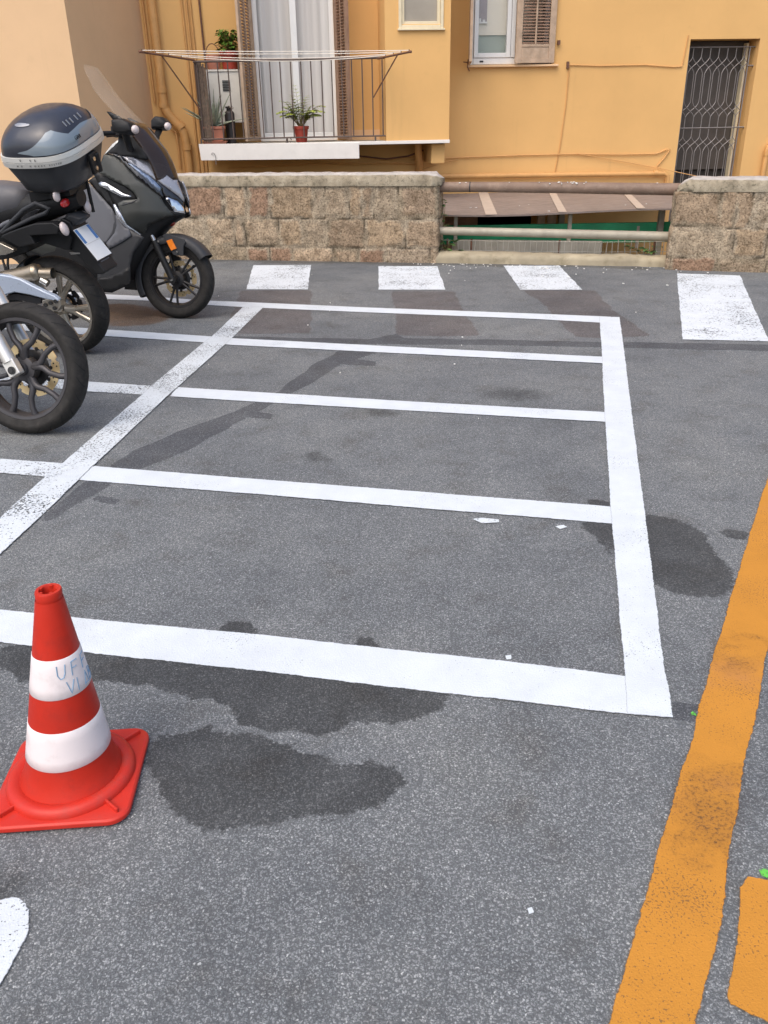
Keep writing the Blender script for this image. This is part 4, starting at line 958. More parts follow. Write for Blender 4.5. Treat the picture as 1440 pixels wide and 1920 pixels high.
GL = {'U': [[(0,1),(.02,.3),(.2,0),(.45,.05),(.58,.35),(.62,1)]], 'F': [[(0,0),(.08,1)],[(.08,1),(.62,1.02)],[(.05,.52),(.5,.55)]], 'V': [[(0,1),(.3,0),(.62,1)]],
      'I': [[(.1,0),(.12,1)]], 'A': [[(0,0),(.34,1),(.6,.02)],[(.6,.05),(.05,.08)]], 'B': [[(0,0),(.05,1)],[(.05,1),(.5,.85),(.5,.6),(.05,.52)],[(.05,.52),(.58,.4),(.55,.05),(0,0)]]}
m = MB(); VA = math.atan2(-1.565, .776)                      # direction of the viewer from the cone
def wr(txt, th0, hgt, size, gap):
    th = th0
    for ch in txt:
        for stz in GL[ch]:
            pts = resample(stz, .12)[:0]
            pp_ = []
            for i in range(len(stz)-1):
                for k in range(4): t = k/4; pp_.append((lerp(stz[i][0], stz[i+1][0], t), lerp(stz[i][1], stz[i+1][1], t)))
            pp_.append(stz[-1]); path = []
            for (x, y) in pp_:
                h = hgt + y*size; r = crad(h)+.0014; a = VA + R(th) + x*size*.9/r - cn.rotation_euler[2]
                path.append((r*math.cos(a)+h*TX, r*math.sin(a)+h*TY, h))
            m.tube(path, .0014, 4)
        th += gap
wr("UFF", -8, .330, .032, 31); wr("VIAB", 8, .289, .031, 20)
m.build("handwriting", M_MARK, bands[1], smooth=0)

# ------------------------------------------------------------------ motorcycles and scooter
def ring_pts(r, y, zc, a): return (r*math.cos(a), y, zc + r*math.sin(a))
def make_wheel(root, x0, Rw, hw, rim_r, spoke, mats, disc=None, yaw=0.0, seed=1, groove=True):
    # axle along local y at (x0, 0, Rw); mats: spokes, rim lip, tyre
    Rz = Matrix.Rotation(yaw, 3, 'Z')
    def T(m): m.v = [tuple(Rz @ Vector(p) + Vector((x0, 0, 0))) for p in m.v]; return m
    ms, ml = mats; m = MB(); c = (0, 0, Rw)
    m.lathe([(0, -.055), (.030, -.055), (.034, -.05), (.034, -.035), (.062, -.028), (.064, 0), (.062, .028), (.034, .035), (.034, .055), (0, .055)], c, 'y', 32)
    n, kind = spoke
    for k in range(n):
        a0 = 2*math.pi*k/n + seed*.37
        for sg in (-1, 1):
            if kind == 'curved':
                pts = [ring_pts(r, y, Rw, a0 + sg*d) for r, d, y in ((.050, .06, -.012), (.095, .07, -.020), (.118, .17, -.026), (.150, .33, -.028), (rim_r*.86, .37, -.026), (rim_r+.006, .345, -.020))]; m.tube(pts, [.021, .019, .0165, .0150, .0150, .018], 10)
            elif kind == 'straight':
                pts = [ring_pts(r, y, Rw, a0 + sg*d) for r, d, y in ((.045, .16, -.014), (.11, .145, -.016), (rim_r+.006, .165, -.012))]; m.tube(pts, [.014, .0105, .010], 8)
            else:
                pts = [ring_pts(r, y, Rw, a0 + sg*d) for r, d, y in ((.05, .05, -.03), (.11, .07, -.036), (.15, .15, -.04), (rim_r+.006, .20, -.045))]; m.tube(pts, [.028, .024, .019, .022], 10)
    w = T(m).build("wheel", ms, root, smooth=50)
    h = hw*.74; m = MB(); lipw = .022
    m.lathe([(rim_r+.012, -h), (rim_r+lipw, -h-.001), (rim_r+lipw-.003, -h-.005), (rim_r+.004, -h-.003), (rim_r, -h+.003), (rim_r-.004, -h+.014), (rim_r-.002, -h*.5), (rim_r-.012, 0), (rim_r-.002, h*.5), (rim_r-.004, h-.014), (rim_r, h-.003), (rim_r+.004, h+.003), (rim_r+lipw-.003, h+.005), (rim_r+lipw, h+.001), (rim_r+.012, h), (rim_r+.006, 0)], c, 'y', 72, True)
    T(m).build("rim", ml, w, smooth=40)
    prof = [(rim_r+.010, -h+.006), (rim_r+lipw-.002, -h-.002), (rim_r+lipw+.004, -h-.007), (lerp(rim_r, Rw, .52), -hw*.965)]
    for k in range(17):
        a = R(-82 + 164*k/16); prof.append((Rw - hw*1.0*(1-math.cos(a))*.72, hw*math.sin(a)))
    prof += [(lerp(rim_r, Rw, .52), hw*.965), (rim_r+lipw+.004, h+.007), (rim_r+lipw-.002, h+.002), (rim_r+.010, h-.006)]
    m = MB(); m.lathe(prof, c, 'y', 96)
    if groove:
        m.usemat(1); ng = 26
        for k in range(ng):
            for sg in (-1, 1):
                a0 = 2*math.pi*(k + (.5 if sg > 0 else 0))/ng; strip = []
                for q in range(9):
                    f = q/8; aa = R(lerp(12, 66, f))*sg; rr = Rw - hw*(1-math.cos(aa))*.72 + .0009; an = a0 + .16*f**1.4; wd = .0045*(1-.5*f)/rr
                    strip.append([(rr*math.cos(an+e*wd), hw*math.sin(aa)*1.004, Rw + rr*math.sin(an+e*wd)) for e in (-1, 1)])
                m.add([p for s in strip for p in s], [(2*i, 2*i+1, 2*i+3, 2*i+2) for i in range(8)])
    T(m).build("tyre", [M_TYRE, M_GROOVE], w, smooth=50)
    if disc:
        dy, r0, r1, mat, notch = disc; m = MB(); nn = 160; vs = []
        for yy in (dy-.0025, dy+.0025):
            for k in range(nn):
                a = 2*math.pi*k/nn; ph = (k*notch/nn) % 1.0; ro = r1 - (.011 if .40 < ph < .60 else 0); ri = r0 + (.009 if (ph+.5) % 1 < .25 else 0)
                vs += [ring_pts(ri, yy, Rw, a), ring_pts(ro, yy, Rw, a)]
        fs = []
        for k in range(nn):
            j = (k+1) % nn; a, b, c2, d = 2*k, 2*k+1, 2*j+1, 2*j; o = 2*nn
            fs += [(a, b, c2, d), (o+d, o+c2, o+b, o+a), (b, o+b, o+c2, c2), (a, d, o+d, o+a)]
        m.add(vs, fs); m.usemat(1)
        for k in range(notch):
            for rr_, da in ((lerp(r0, r1, .35), .06), (lerp(r0, r1, .68), -.07)):
                q = Vector(ring_pts(rr_, dy-.0032, Rw, 2*math.pi*(k+.25)/notch + da)); m.tube([q, q+Vector((0, .001, 0))], .0042, 8)
                q = Vector(ring_pts(rr_, dy+.0032, Rw, 2*math.pi*(k+.25)/notch + da)); m.tube([q, q-Vector((0, .001, 0))], .0042, 8)
        dk = T(m).build("brake_disc", [mat, M_INK], w, smooth=30)
        m = MB(); m.lathe([(.04, dy-.006), (r0-.02, dy-.004), (r0-.012, dy), (r0-.02, dy+.004), (.04, dy+.006)], c, 'y', 48)
        for k in range(notch):
            a = 2*math.pi*(k+.05)/notch; q = Vector(ring_pts(r0-.004, dy, Rw, a)); m.tube([q-Vector((0,.005,0)), q+Vector((0,.005,0))], .010, 8)
        T(m).build("disc_carrier", M_BLKRIM, dk, smooth=30)
    return w
def bike(name, F, lab, cat, group): 
    r = empty(name, F.o, F.yaw, F.lean); return tag(r, lab, cat, group)
def px_tube(F, pts, y, r, name, mat, parent, n=14, both=False, ys=None):
    m = MB(); P = [F.loc(p[0], p[1], (ys[i] if ys else y)) for i, p in enumerate(pts)]; m.tube(P, r, n)
    if both: m.tube([Vector((p.x, -p.y, p.z)) for p in P], r, n)
    return m.build(name, mat, parent, smooth=50)
def px_plate(F, pts, y0, y1, name, mat, parent, bevel=.006, step=None):
    m = MB(); m.prism([F.loc(p[0], p[1], y0) for p in pts], (0, y1-y0, 0)); return m.build(name, mat, parent, smooth=0, bevel=bevel)
def fender_arc(m, zc, x0, r, hw, a0, a1, skirt=0.03, th=.005, n=40, taper=.0):
    rings = []
    for i in range(n+1):
        a = lerp(a0, a1, i/n); ring = []; hh = hw*(1-taper*(abs(i/n-.5)*2)**3)
        sec = [(-hh, -skirt), (-hh*.98, -.012), (-hh*.8, .006), (-hh*.4, .016), (0, .020), (hh*.4, .016), (hh*.8, .006), (hh*.98, -.012), (hh, -skirt)]
        for (y, d) in sec: rr = r+d; ring.append((x0+rr*math.cos(a), y, zc+rr*math.sin(a)))
        for (y, d) in reversed(sec): rr = r+d-th; ring.append((x0+rr*math.cos(a), y*.95, zc+rr*math.sin(a)))
        rings.append(ring)
    return m.loft(rings)

# ---------- scooter (far one)
SF = Frame(-1.648, 6.885, R(-11.5), R(-8)); RS = .31
sc = bike("scooter", SF, "dark grey touring scooter with tall clear screen parked facing the crossing", "scooter", None)
make_wheel(sc, 0, RS, .056, .205, (5, 'straight'), (M_BLKRIM, M_BLKRIM), (.048, .10, .142, M_GOLD, 8), R(1), 2)
m = MB()
for s in (-1, 1):
    m.tube([(0, s*.098, RS), (-.135, s*.098, .60)], .027, 14); m.tube([(0, s*.115, RS), (0, s*.08, RS)], .034, 14)
fk = m.build("fork", M_BLKP, sc, each=True, smooth=50)
m = MB()
for s in (-1, 1): m.tube([(-.13, s*.098, .59), (-.20, s*.098, .74)], .019, 14)
m.build("stanchion", M_STEEL, fk, each=True, smooth=50)
m = MB(); m.tube([(0, -.122, RS), (0, -.112, RS)], .014, 12); m.build("axle_nut", M_STEEL, fk, smooth=40)
m = MB(); m.box((-.05, .075, RS+.13), (.08, .05, .11), Matrix.Rotation(R(25), 3, 'Y')); m.build("brake_caliper", M_BLKRIM, fk, smooth=0, bevel=.012)
m = MB(); fender_arc(m, RS, 0, RS+.022, .088, R(33), R(206), .05, n=48); fd = m.build("front_mudguard", M_DGREY, sc, smooth=50)
m = MB(); P = [SF.loc(x, y, -.098) for x, y in cr(180, 380, .16667, [(745,365),(800,345),(990,410),(1010,445),(985,480),(980,600),(870,590)])]; m.prism(P, (0, .012, 0)); m.v += []; 
b0 = len(m.v); m.add([(x, -y, z) for x, y, z in m.v], [tuple(reversed(f)) for f in m.f]); m.build("mudguard_flap", M_DGREY, fd, each=True, smooth=0, bevel=.004)
m = MB(); P = [SF.loc(x, y, -.100) for x, y in cr(180, 380, .16667, [(795,430),(855,408),(910,515),(850,540)])]; m.prism(P, (0, -.010, 0)); m.build("reflector", M_LENSO, fd, smooth=0, bevel=.002)
m = MB()
for x, y in cr(180, 380, .16667, [(912,555),(700,435),(690,470)]): q = SF.loc(x, y, -.108); m.tube([q, q+Vector((0, -.006, 0))], .007, 10)
m.build("screw", M_STEEL, fd, each=True, smooth=30)
m = MB(); m.tube([(-.05, .07, RS+.17), (-.11, .03, RS+.26), (-.16, -.02, RS+.36), (-.20, -.03, RS+.45)], .006, 8); m.build("brake_hose", M_BLKG, fk, smooth=50)
m = MB(); m.tube([(.17*math.cos(R(35)), -.02, RS+.17*math.sin(R(35))), (.19*math.cos(R(35)), -.03, RS+.19*math.sin(R(35)))], .004, 6); m.build("valve", M_BLKP, fk, smooth=30)
# body width: 0 on the ridge of the nose, growing backwards
RZ = [.40, .62, .74, .80, .90, 1.0, 1.10, 1.20, 1.30, 1.45]; RX = [-.26, -.10, .085, .165, .155, .140, .085, .01, -.07, -.20]
def sw(x, z):
    d = max(0.0, pl(RZ, RX, z) - x); t = min(1.0, d/.46); return .262*(1-(1-t)**2)
A4 = lambda p: cr(160, 270, .13889, p); B4 = lambda p: cr(150, 120, .15278, p); C4 = lambda p: cr(180, 380, .16667, p)
flank(SF, A4([(250,150),(380,150),(470,215),(700,465),(1010,705),(1060,800),(1140,905),(1200,962),(1060,1003),(900,1068),(835,1112),(818,1165),(803,1250),(560,1085),(480,930),(440,800),(520,760),(710,745),(650,650),(560,580),(160,375),(185,340)]), sw, .0, "side_fairing", M_GUN, sc, 5)
flank(SF, A4([(120,420),(160,370),(560,575),(655,645),(715,745),(600,800),(440,850),(360,760),(330,660),(190,560)]), lambda x, z: sw(x, z)*.9, -.012, "fairing_recess", M_BLKP, sc, 6)
flank(SF, A4([(185,530),(215,510),(270,520),(430,612),(520,672),(625,703),(600,718),(490,712),(190,557)]), sw, .004, "chrome_strip", M_SILV, sc, 5, .010)
flank(SF, A4([(520,810),(715,745),(640,800),(480,838)]), sw, .004, "fairing_crease", M_DGREY, sc, 5, .006)
flank(SF, A4([(320,128),(480,150),(575,250),(720,350),(900,460),(1030,580),(1030,655),(1060,735),(1010,700),(700,460),(470,212),(380,148)]), sw, .006, "upper_trim", M_BLKG, sc, 5)
flank(SF, A4([(575,262),(640,272),(900,460),(1015,588),(1010,640),(960,606),(760,428)]), sw, .012, "running_light", M_BLUEG, sc, 5, .010)
flank(SF, A4([(500,170),(690,188),(840,213),(1000,350),(1180,490),(1240,490),(1335,740),(1332,785),(1250,700),(1100,590),(960,490),(900,452),(740,352),(590,258)]), sw, .002, "front_cowl", M_COWL, sc, 5)
flank(SF, A4([(900,455),(960,492),(1100,592),(1250,702),(1332,790),(1325,862),(1240,772),(1100,722),(1050,700),(1030,600)]), sw, -.003, "cowl_lower_trim", M_BLKG, sc, 5)
hl = flank(SF, A4([(1080,735),(1110,722),(1240,770),(1328,862),(1345,940),(1200,915),(1150,840)]), sw, .003, "headlight", M_CHROME, sc, 5)
flank(SF, A4([(1090,738),(1140,748),(1165,835),(1135,800)]), sw, .012, "lamp_divider", M_BLKG, hl, 4, .006)
flank(SF, A4([(1130,895),(1200,915),(1345,943),(1347,965),(1220,987),(1190,962)]), sw, .0, "nose_lip", M_BLKP, sc, 5)
flank(SF, A4([(380,820),(402,810),(480,935),(560,1088),(800,1250),(740,1248),(540,1118),(430,990)]), sw, .004, "silver_edge", M_SILV, sc, 5)
flank(SF, A4([(410,960),(440,990),(540,1118),(590,1150),(620,1240),(470,1340),(320,1415),(285,1340),(400,1200),(425,1100)]), lambda x, z: .235, .0, "leg_shield", M_GREYPL, sc, 6)
flank(SF, C4([(200,250),(235,180),(340,280),(540,392),(500,455),(420,560),(385,700),(392,915),(180,1012),(20,1000),(20,760),(130,700),(190,640),(160,560)]), lambda x, z: .225, .0, "lower_fairing", M_DGREY, sc, 6)
flank(SF, C4([(20,850),(130,840),(330,740),(385,720),(392,915),(180,1012),(20,1000)]), lambda x, z: .225, .004, "belly_panel", M_BLKP, sc, 8)
flank(SF, A4([(-150,620),(0,545),(55,530),(360,870),(412,965),(422,1170),(400,1200),(290,1335),(150,1400),(-150,1400)]), lambda x, z: .215, .0, "floor_tunnel", M_GREYPL, sc, 6)
flank(SF, A4([(40,500),(130,440),(330,640),(385,820),(420,960),(355,868),(130,600)]), lambda x, z: .20, .0, "inner_leg_shield", M_BLKP, sc, 6)
# dark core so that nothing shows through the gaps
m = MB()
rings = []
for (x, z0, z1, w) in ((-1.25,.45,.80,.15),(-.95,.34,.84,.18),(-.62,.25,.80,.19),(-.50,.26,1.02,.19),(-.36,.30,1.17,.19),(-.22,.50,1.14,.17),(-.10,.66,1.06,.13),(0,.74,1.0,.09),(.08,.78,.97,.05)):
    rings.append([(x+.0, w*c_*1.0, lerp(z0, z1, .5+.5*s_)) for c_, s_ in [(math.copysign(abs(math.cos(t))**.6, math.cos(t)), math.copysign(abs(math.sin(t))**.6, math.sin(t))) for t in [2*math.pi*k/20 for k in range(20)]]])
m.loft(rings); m.build("inner_body", M_BLKP, sc, smooth=50)
m = MB(); rings = []
for (x, z0, z1, w) in ((-.72,.72,.80,.12),(-.80,.72,.86,.16),(-1.05,.74,.84,.19),(-1.25,.76,.86,.18),(-1.34,.78,.93,.15),(-1.60,.80,.97,.14),(-1.75,.82,.95,.09)):
    rings.append([(x, w*c_, lerp(z0, z1, .5+.5*s_)) for c_, s_ in [(math.copysign(abs(math.cos(t))**.7, math.cos(t)), math.copysign(abs(math.sin(t))**.7, math.sin(t))) for t in [2*math.pi*k/20 for k in range(20)]]])
m.loft(rings); m.build("seat", M_SEAT, sc, smooth=60)
m = MB(); rings = []
for (x, z0, z1, w) in ((-.75,.35,.72,.16),(-1.1,.42,.76,.20),(-1.45,.55,.80,.18),(-1.8,.72,.86,.09)):
    rings.append([(x, w*c_, lerp(z0, z1, .5+.5*s_)) for c_, s_ in [(math.cos(t), math.sin(t)) for t in [2*math.pi*k/20 for k in range(20)]]])
m.loft(rings); m.build("tail_body", M_GUN, sc, smooth=60)
make_wheel(sc, -1.52, .29, .066, .18, (5, 'straight'), (M_BLKRIM, M_BLKRIM), None, 0, 1, False)
m = MB(); m.tube([(-1.52, -.11, .29), (-1.0, -.12, .36)], .04, 10); m.build("swingarm", M_BLKP, sc, smooth=50)
# screens
def screen(name, mids, hw0, hw1, back, mat, th=.004, nx=16, fwd=0.0):
    C = [SF.loc(x, y, 0) for x, y in mids]; m = MB(); vs = []; n = len(C)-1; rows = []
    for j in range(n*3+1):
        f = j/(n*3); i = min(n-1, int(f*n)); p = C[i].lerp(C[i+1], f*n-i); w = lerp(hw0, hw1, f)
        if f > .86: w *= math.sqrt(max(0, 1-((f-.86)/.14)**2*.75))
        for k in range(nx+1):
            s = -1 + 2*k/nx; vs.append((p.x + fwd - back*s*s*(1-.2*f), w*s*1.0, p.z + .03*s*s*(f > .8) - .02*s*s))
    N = nx+1; m.add(vs, [(j*N+k, j*N+k+1, (j+1)*N+k+1, (j+1)*N+k) for j in range(n*3) for k in range(nx)])
    o = m.build(name, mat, sc, smooth=180); so = o.modifiers.new('solid', 'SOLIDIFY'); so.thickness = th; so.offset = 0; return o
mids = B4([(1180,1430),(1140,1300),(1090,1180),(1020,1050),(900,895),(780,738)])
screen("smoked_screen", mids, .165, .215, .10, M_SMOKE, fwd=.012)
screen("clear_screen", B4([(930,910),(880,850),(780,728),(640,585),(480,415),(350,255),(215,45)]), .20, .150, .085, M_CLEAR)
# screen bracket, mirrors, bar
flank(SF, B4([(480,870),(520,850),(640,870),(720,960),(835,1155),(820,1178),(520,1135),(310,1112),(400,1030),(470,960)]), lambda x, z: .19, .0, "dash_side", M_BLKP, sc, 6)
flank(SF, B4([(300,1112),(400,985),(480,925),(490,965),(400,1035),(330,1105)]), lambda x, z: .17, .0, "dash_trim", M_CASES, sc, 6)
flank(SF, B4([(330,585),(370,585),(480,640),(550,690),(520,720),(440,700),(410,690)]), lambda x, z: .16, .0, "screen_bracket", M_BLKP, sc, 5)
for s, body, lens, stalk in ((-1, [(415,690),(560,675),(660,730),(690,830),(640,870),(520,870),(430,840)], (665,805), [(560,850),(600,1000),(620,1050)]), (1, [(900,700),(950,645),(1040,660),(1100,720),(1095,790),(1040,815),(900,810)], (1065,765), [(975,800),(940,890),(925,960)])):
    P = [SF.loc(x, y, s*.40) for x, y in B4(body)]; c = sum(P, Vector())/len(P); m = MB(); rings = []
    for t, k in ((-.075, .62), (-.065, .86), (-.03, 1.0), (.03, 1.0), (.065, .86), (.075, .62)):
        rings.append([(c.x+(p.x-c.x)*k, p.y+t, c.z+(p.z-c.z)*k) for p in P])
    m.loft(rings); mo = m.build("mirror", M_BLKP, sc, smooth=60, bevel=.006)
    Lp = SF.loc(*B4([lens])[0], s*.40 + (-.045)); m = MB(); m.ball(Lp+Vector((.008, 0, 0)), .026, .036, .030, 16, 10); m.build("indicator", M_LENSW, mo, smooth=180)
    pts = [SF.loc(x, y, yy) for (x, y), yy in zip(B4(stalk), (s*.40, s*.30, s*.22))]; m = MB(); m.tube(pts, [.030, .026, .030], 12, True, .6); m.build("stalk", M_BLKP, mo, smooth=50)
m = MB()
hb = SF.loc(*B4([(330,830)])[0], -.30)
for s in (-1, 1): m.tube([(hb.x+.12, s*.10, hb.z-.05), (hb.x+.08, s*.2, hb.z), (hb.x, s*.36, hb.z-.02)], .014, 10); m.tube([(hb.x+.03, s*.27, hb.z-.008), (hb.x-.02, s*.40, hb.z-.026)], .018, 12); m.box((hb.x+.05, s*.24, hb.z+.005), (.06, .07, .07)); m.tube([(hb.x+.05, s*.25, hb.z-.01), (hb.x+.09, s*.32, hb.z-.03), (hb.x+.06, s*.42, hb.z-.05)], .006, 6)
m.build("handlebar", M_BLKP, sc, smooth=40)
m = MB(); q = SF.loc(321, 417, .0); m.ball(q, .036, .03, .030, 14, 8); m.tube([q, q+Vector((-.08, -.06, .03))], .010, 8); m.build("amber_lamp", M_LENSDR, sc, smooth=60)

# ---------- middle motorcycle, seen from behind (local +x is its rear)
MF = Frame(-2.166, 5.818, R(-14.5), R(7)); RM = .335
mt = bike("motorcycle", MF, "black motorcycle with a navy top case, seen from behind", "motorcycle", "motorcycles in the bays")
make_wheel(mt, 0, RM, .088, .238, (5, 'wide'), (M_SILRIM, M_SILRIM), (.055, .085, .12, M_GREYRIM, 10), 0, 3)
D4 = lambda p: cr(0, 420, .18056, p); E4 = lambda p: cr(0, 320, .15278, p); G4 = lambda p: cr(0, 180, .18056, p)
def mpl(pts, y0, y1, name, mat, parent=None, bevel=.008): return px_plate(MF, pts, y0, y1, name, mat, parent or mt, bevel)
sa = mpl(D4([(-260,560),(-100,525),(0,528),(90,540),(200,572),(330,640),(450,700),(560,748),(612,790),(600,812),(430,772),(300,737),(150,712),(70,732),(0,778),(-120,830),(-260,840)]), -.215, -.175, "swingarm", M_ALU, None, .010)
MB_ = MB(); q0 = MF.loc(-60, 545, .15); MB_.tube([(0, .13, RM), (q0.x, .13, q0.z)], .035, 10); MB_.build("swingarm_far_side", M_ALU, sa, smooth=50)
ab = mpl(D4([(432,800),(480,780),(560,775),(622,792),(632,858),(592,912),(540,905),(462,868)]), -.210, -.150, "axle_plate", M_SILRIM, sa, .006)
m = MB()
for x, y in D4([(475,840),(570,872),(580,802),(527,818)]):
    p = MF.loc(x, y, -.212); m.tube([p, p+Vector((0, -.008, 0))], .0135, 14)
m.build("bolt", M_INK, ab, each=True, smooth=40)
mpl(D4([(0,800),(70,745),(150,722),(300,745),(425,778),(425,830),(330,835),(240,800),(100,790),(20,820)]), -.13, -.11, "chain_guard", M_GREYRIM, sa, .004)
m = MB(); a = MF.loc(*D4([(-250,640)])[0], -.14); b = MF.loc(*D4([(370,505)])[0], -.14); m.tube([a, a.lerp(b, .5), b], [.050, .054, .054], 28)
ex = m.build("exhaust", M_EXH, mt, smooth=50)
d = (b-a).normalized(); m = MB(); m.tube([b-d*.012, b+d*.006], [.058, .058], 28); m.tube([b+d*.004, b+d*.028, b+d*.04], [.057, .050, .034], 28)
m.build("end_cap", M_EXH, ex, smooth=50)
o1 = MF.loc(*D4([(430,510)])[0], -.14); o2 = MF.loc(*D4([(553,512)])[0], -.14); m = MB(); m.tube([o1, o2], [.034, .034], 24, False); m.tube([o2, o1.lerp(o2, .5)], [.030, .030], 24, False); m.lathe([(0, 0)], (0, 0, 0)) if False else None
m.build("tail_pipe", M_EXH, ex, smooth=50)
m = MB(); q = o2 - (o2-o1)*.3; m.tube([q, q+(o2-o1)*.01], .030, 20); m.build("pipe_mouth", M_INK, ex, smooth=0)
m = MB(); q = MF.loc(*D4([(480,610)])[0], -.15); m.tube([q+Vector((-.03, 0, .02)), q+Vector((.012, 0, -.005))], .026, 16); m.build("clamp", M_STEEL, ex, smooth=50)
# rear mudguard arm with plate, lamps
mg = mpl(D4([(560,20),(640,-60),(720,-20),(770,90),(1010,392),(1088,490),(1085,515),(1050,527),(990,520),(960,480),(880,400),(700,250),(600,140)]), -.085, .085, "plate_holder", M_BLKP, None, .012)
mpl(D4([(720,295),(735,318),(830,312),(825,300)]), -.088, -.082, "bracket_wire", M_STEEL, mg, .001)
tl = MF.loc(*E4([(890,740)])[0], -.088); br = MF.loc(*E4([(1190,1112)])[0], -.088); dx = br-tl; nx_ = Vector((dx.z, 0, -dx.x)).normalized(); nx_ = nx_ if nx_.x > 0 else -nx_
W_ = .176
def pq(a0, a1, b0, b1, off, th, name, mat, parent):
    P = [tl + dx*a + Vector((0, W_*b, 0)) + nx_*off for a, b in ((a0, b0), (a1, b0), (a1, b1), (a0, b1))]; m = MB(); m.prism(P, nx_*th); return m.build(name, mat, parent, smooth=0, bevel=.001)
pq(-.04, 1.04, -.04, 1.04, .0, .006, "plate_backing", M_BLKP, mg)
npl = pq(0, 1, 0, 1, .0065, .003, "number_plate", M_PLATE, mg)
pq(.02, .46, .02, .18, .0096, .0012, "blue_band", M_PBLUE, npl); pq(.02, .46, .82, .98, .0096, .0012, "blue_band", M_PBLUE, npl)
pq(.485, .50, .0, 1.0, .0096, .0010, "plate_crease", M_CASES, npl)
q = MF.loc(*E4([(1345,1130)])[0], .05); m = MB(); Mq = Matrix((Vector((0,1,0)), dx.normalized(), nx_)).transposed(); m.box(q, (.075, .045, .016), Mq); m.build("reflector", M_LENSR, mg, smooth=0, bevel=.006)
q = MF.loc(*E4([(1270,1080)])[0], .0); m = MB(); m.box(q, (.11, .03, .014), Mq); m.build("reflector_base", M_GREYPL, mg, smooth=0, bevel=.004)
P = E4([(820,560),(860,500),(960,500),(1075,550),(1080,580),(1000,650),(900,700),(850,680)]); m = MB(); rings = []
for yy, k in ((-.06, .6), (-.045, .9), (0, 1.0), (.045, .9), (.06, .6)):
    pts = [MF.loc(x, y, 0) for x, y in P]; c = sum(pts, Vector())/len(pts); rings.append([(c.x+(p.x-c.x)*k, yy, c.z+(p.z-c.z)*k) for p in pts])
m.loft(rings); m.build("plate_lamp", M_DGREY, mg, smooth=60, bevel=.006)
def lamp(px, py, y, rx, ry, rz, name, stem, tilt=0, mat=M_LENSW):
    c = MF.loc(px, py, y); m = MB(); m.ball(c, rx, ry, rz, 18, 12, Matrix.Rotation(R(tilt), 3, 'Y')); o = m.build(name, mat, mt, smooth=180)
    m = MB(); m.tube([c+Vector((-.010, 0, 0)), c+Vector(stem)*.5, c+Vector(stem)], [rz*.95, rz*.55, rz*.5], 14); m.build("lamp_stalk", M_BLKP, o, smooth=50); return o
lamp(*E4([(790,715)])[0], -.17, .022, .032, .043, "indicator", (-.07, .06, .01), -15)
lamp(*E4([(1072,440)])[0], .05, .020, .030, .038, "indicator", (-.08, .0, -.01), -10)
lamp(*E4([(696,312)])[0], -.16, .016, .034, .034, "round_reflector", (-.05, .05, 0))
q = MF.loc(*E4([(800,395)])[0], -.10); m = MB(); m.ball(q, .014, .05, .026, 16, 10); m.ball(MF.loc(*E4([(900,405)])[0], -.01), .014, .048, .036, 16, 10); m.build("tail_light", M_LENSR, mt, each=True, smooth=180)
# tail unit, rails, seat
m = MB(); rings = []
ta = MF.loc(*E4([(1000,330)])[0], 0); tb_ = MF.loc(*E4([(-150,560)])[0], 0)
for f, w, h in ((0, .055, .05), (.12, .085, .075), (.35, .11, .10), (.7, .13, .12), (1.0, .14, .12)):
    c = ta.lerp(tb_, f); rings.append([(c.x, w*math.cos(t), c.z + h*math.sin(t)) for t in [2*math.pi*k/20 for k in range(20)]])
m.loft(rings); m.build("tail_unit", M_BLKP, mt, smooth=60)
mpl(E4([(-200,560),(0,700),(40,830),(230,940),(430,905),(330,800),(700,790),(720,700),(600,660),(640,560),(560,470),(440,395),(300,430),(130,620),(0,700)])[0:0] or E4([(0,830),(40,830),(230,940),(430,900),(370,800),(700,780),(730,700),(640,640),(420,650),(200,720),(30,790)]), -.20, -.13, "side_panel", M_BLKP, None, .010)
px_tube(MF, E4([(-60,780),(30,745),(130,640),(290,480),(440,398),(520,430),(600,465),(560,520),(400,580),(240,660),(30,760)]), -.17, .013, "grab_rail", M_DGREY, mt, 10)
mpl(E4([(250,585),(330,520),(440,475),(490,480),(440,530),(340,590),(260,630)]), -.165, -.15, "rail_insert", M_BLKG, None, .003)
px_tube(MF, E4([(-200,705),(0,690),(60,650),(130,620)]), -.15, .014, "passenger_peg_rail", M_GREYPL, mt, 10)
mpl(E4([(-120,880),(0,890),(170,970),(160,1000),(60,1035),(-120,1050)]), -.19, -.15, "passenger_peg", M_SILRIM, None, .006)
m = MB(); rings = []
sa_ = MF.loc(*E4([(420,290)])[0], 0); sb = MF.loc(*E4([(-900,230)])[0], 0)
for f, w, z0, z1 in ((0, .07, -.05, .03), (.08, .12, -.11, .06), (.3, .15, -.14, .07), (.6, .16, -.15, .06), (1.0, .13, -.16, -.02), (1.1, .10, -.16, -.08)):
    c = sa_.lerp(sb, f); rings.append([(c.x, w*math.copysign(abs(math.cos(t))**.7, math.cos(t)), c.z + lerp(z0, z1, .5+.5*math.copysign(abs(math.sin(t))**.8, math.sin(t)))) for t in [2*math.pi*k/24 for k in range(24)]])
m.loft(rings); m.build("seat", M_SEAT, mt, smooth=60)
m = MB(); fender_arc(m, RM, 0, RM+.014, .105, R(115), R(178), .05, n=36); m.build("rear_hugger", M_BLKP, mt, smooth=50)
mpl(E4([(330,740),(760,690),(880,830),(850,990),(560,905),(330,890)]), -.11, .11, "undertray", M_BLKP, None, .01)
mpl(E4([(-300,740),(330,740),(345,1000),(120,1080),(-300,1150)]), -.105, .105, "airbox", M_BLKP, None, .01)
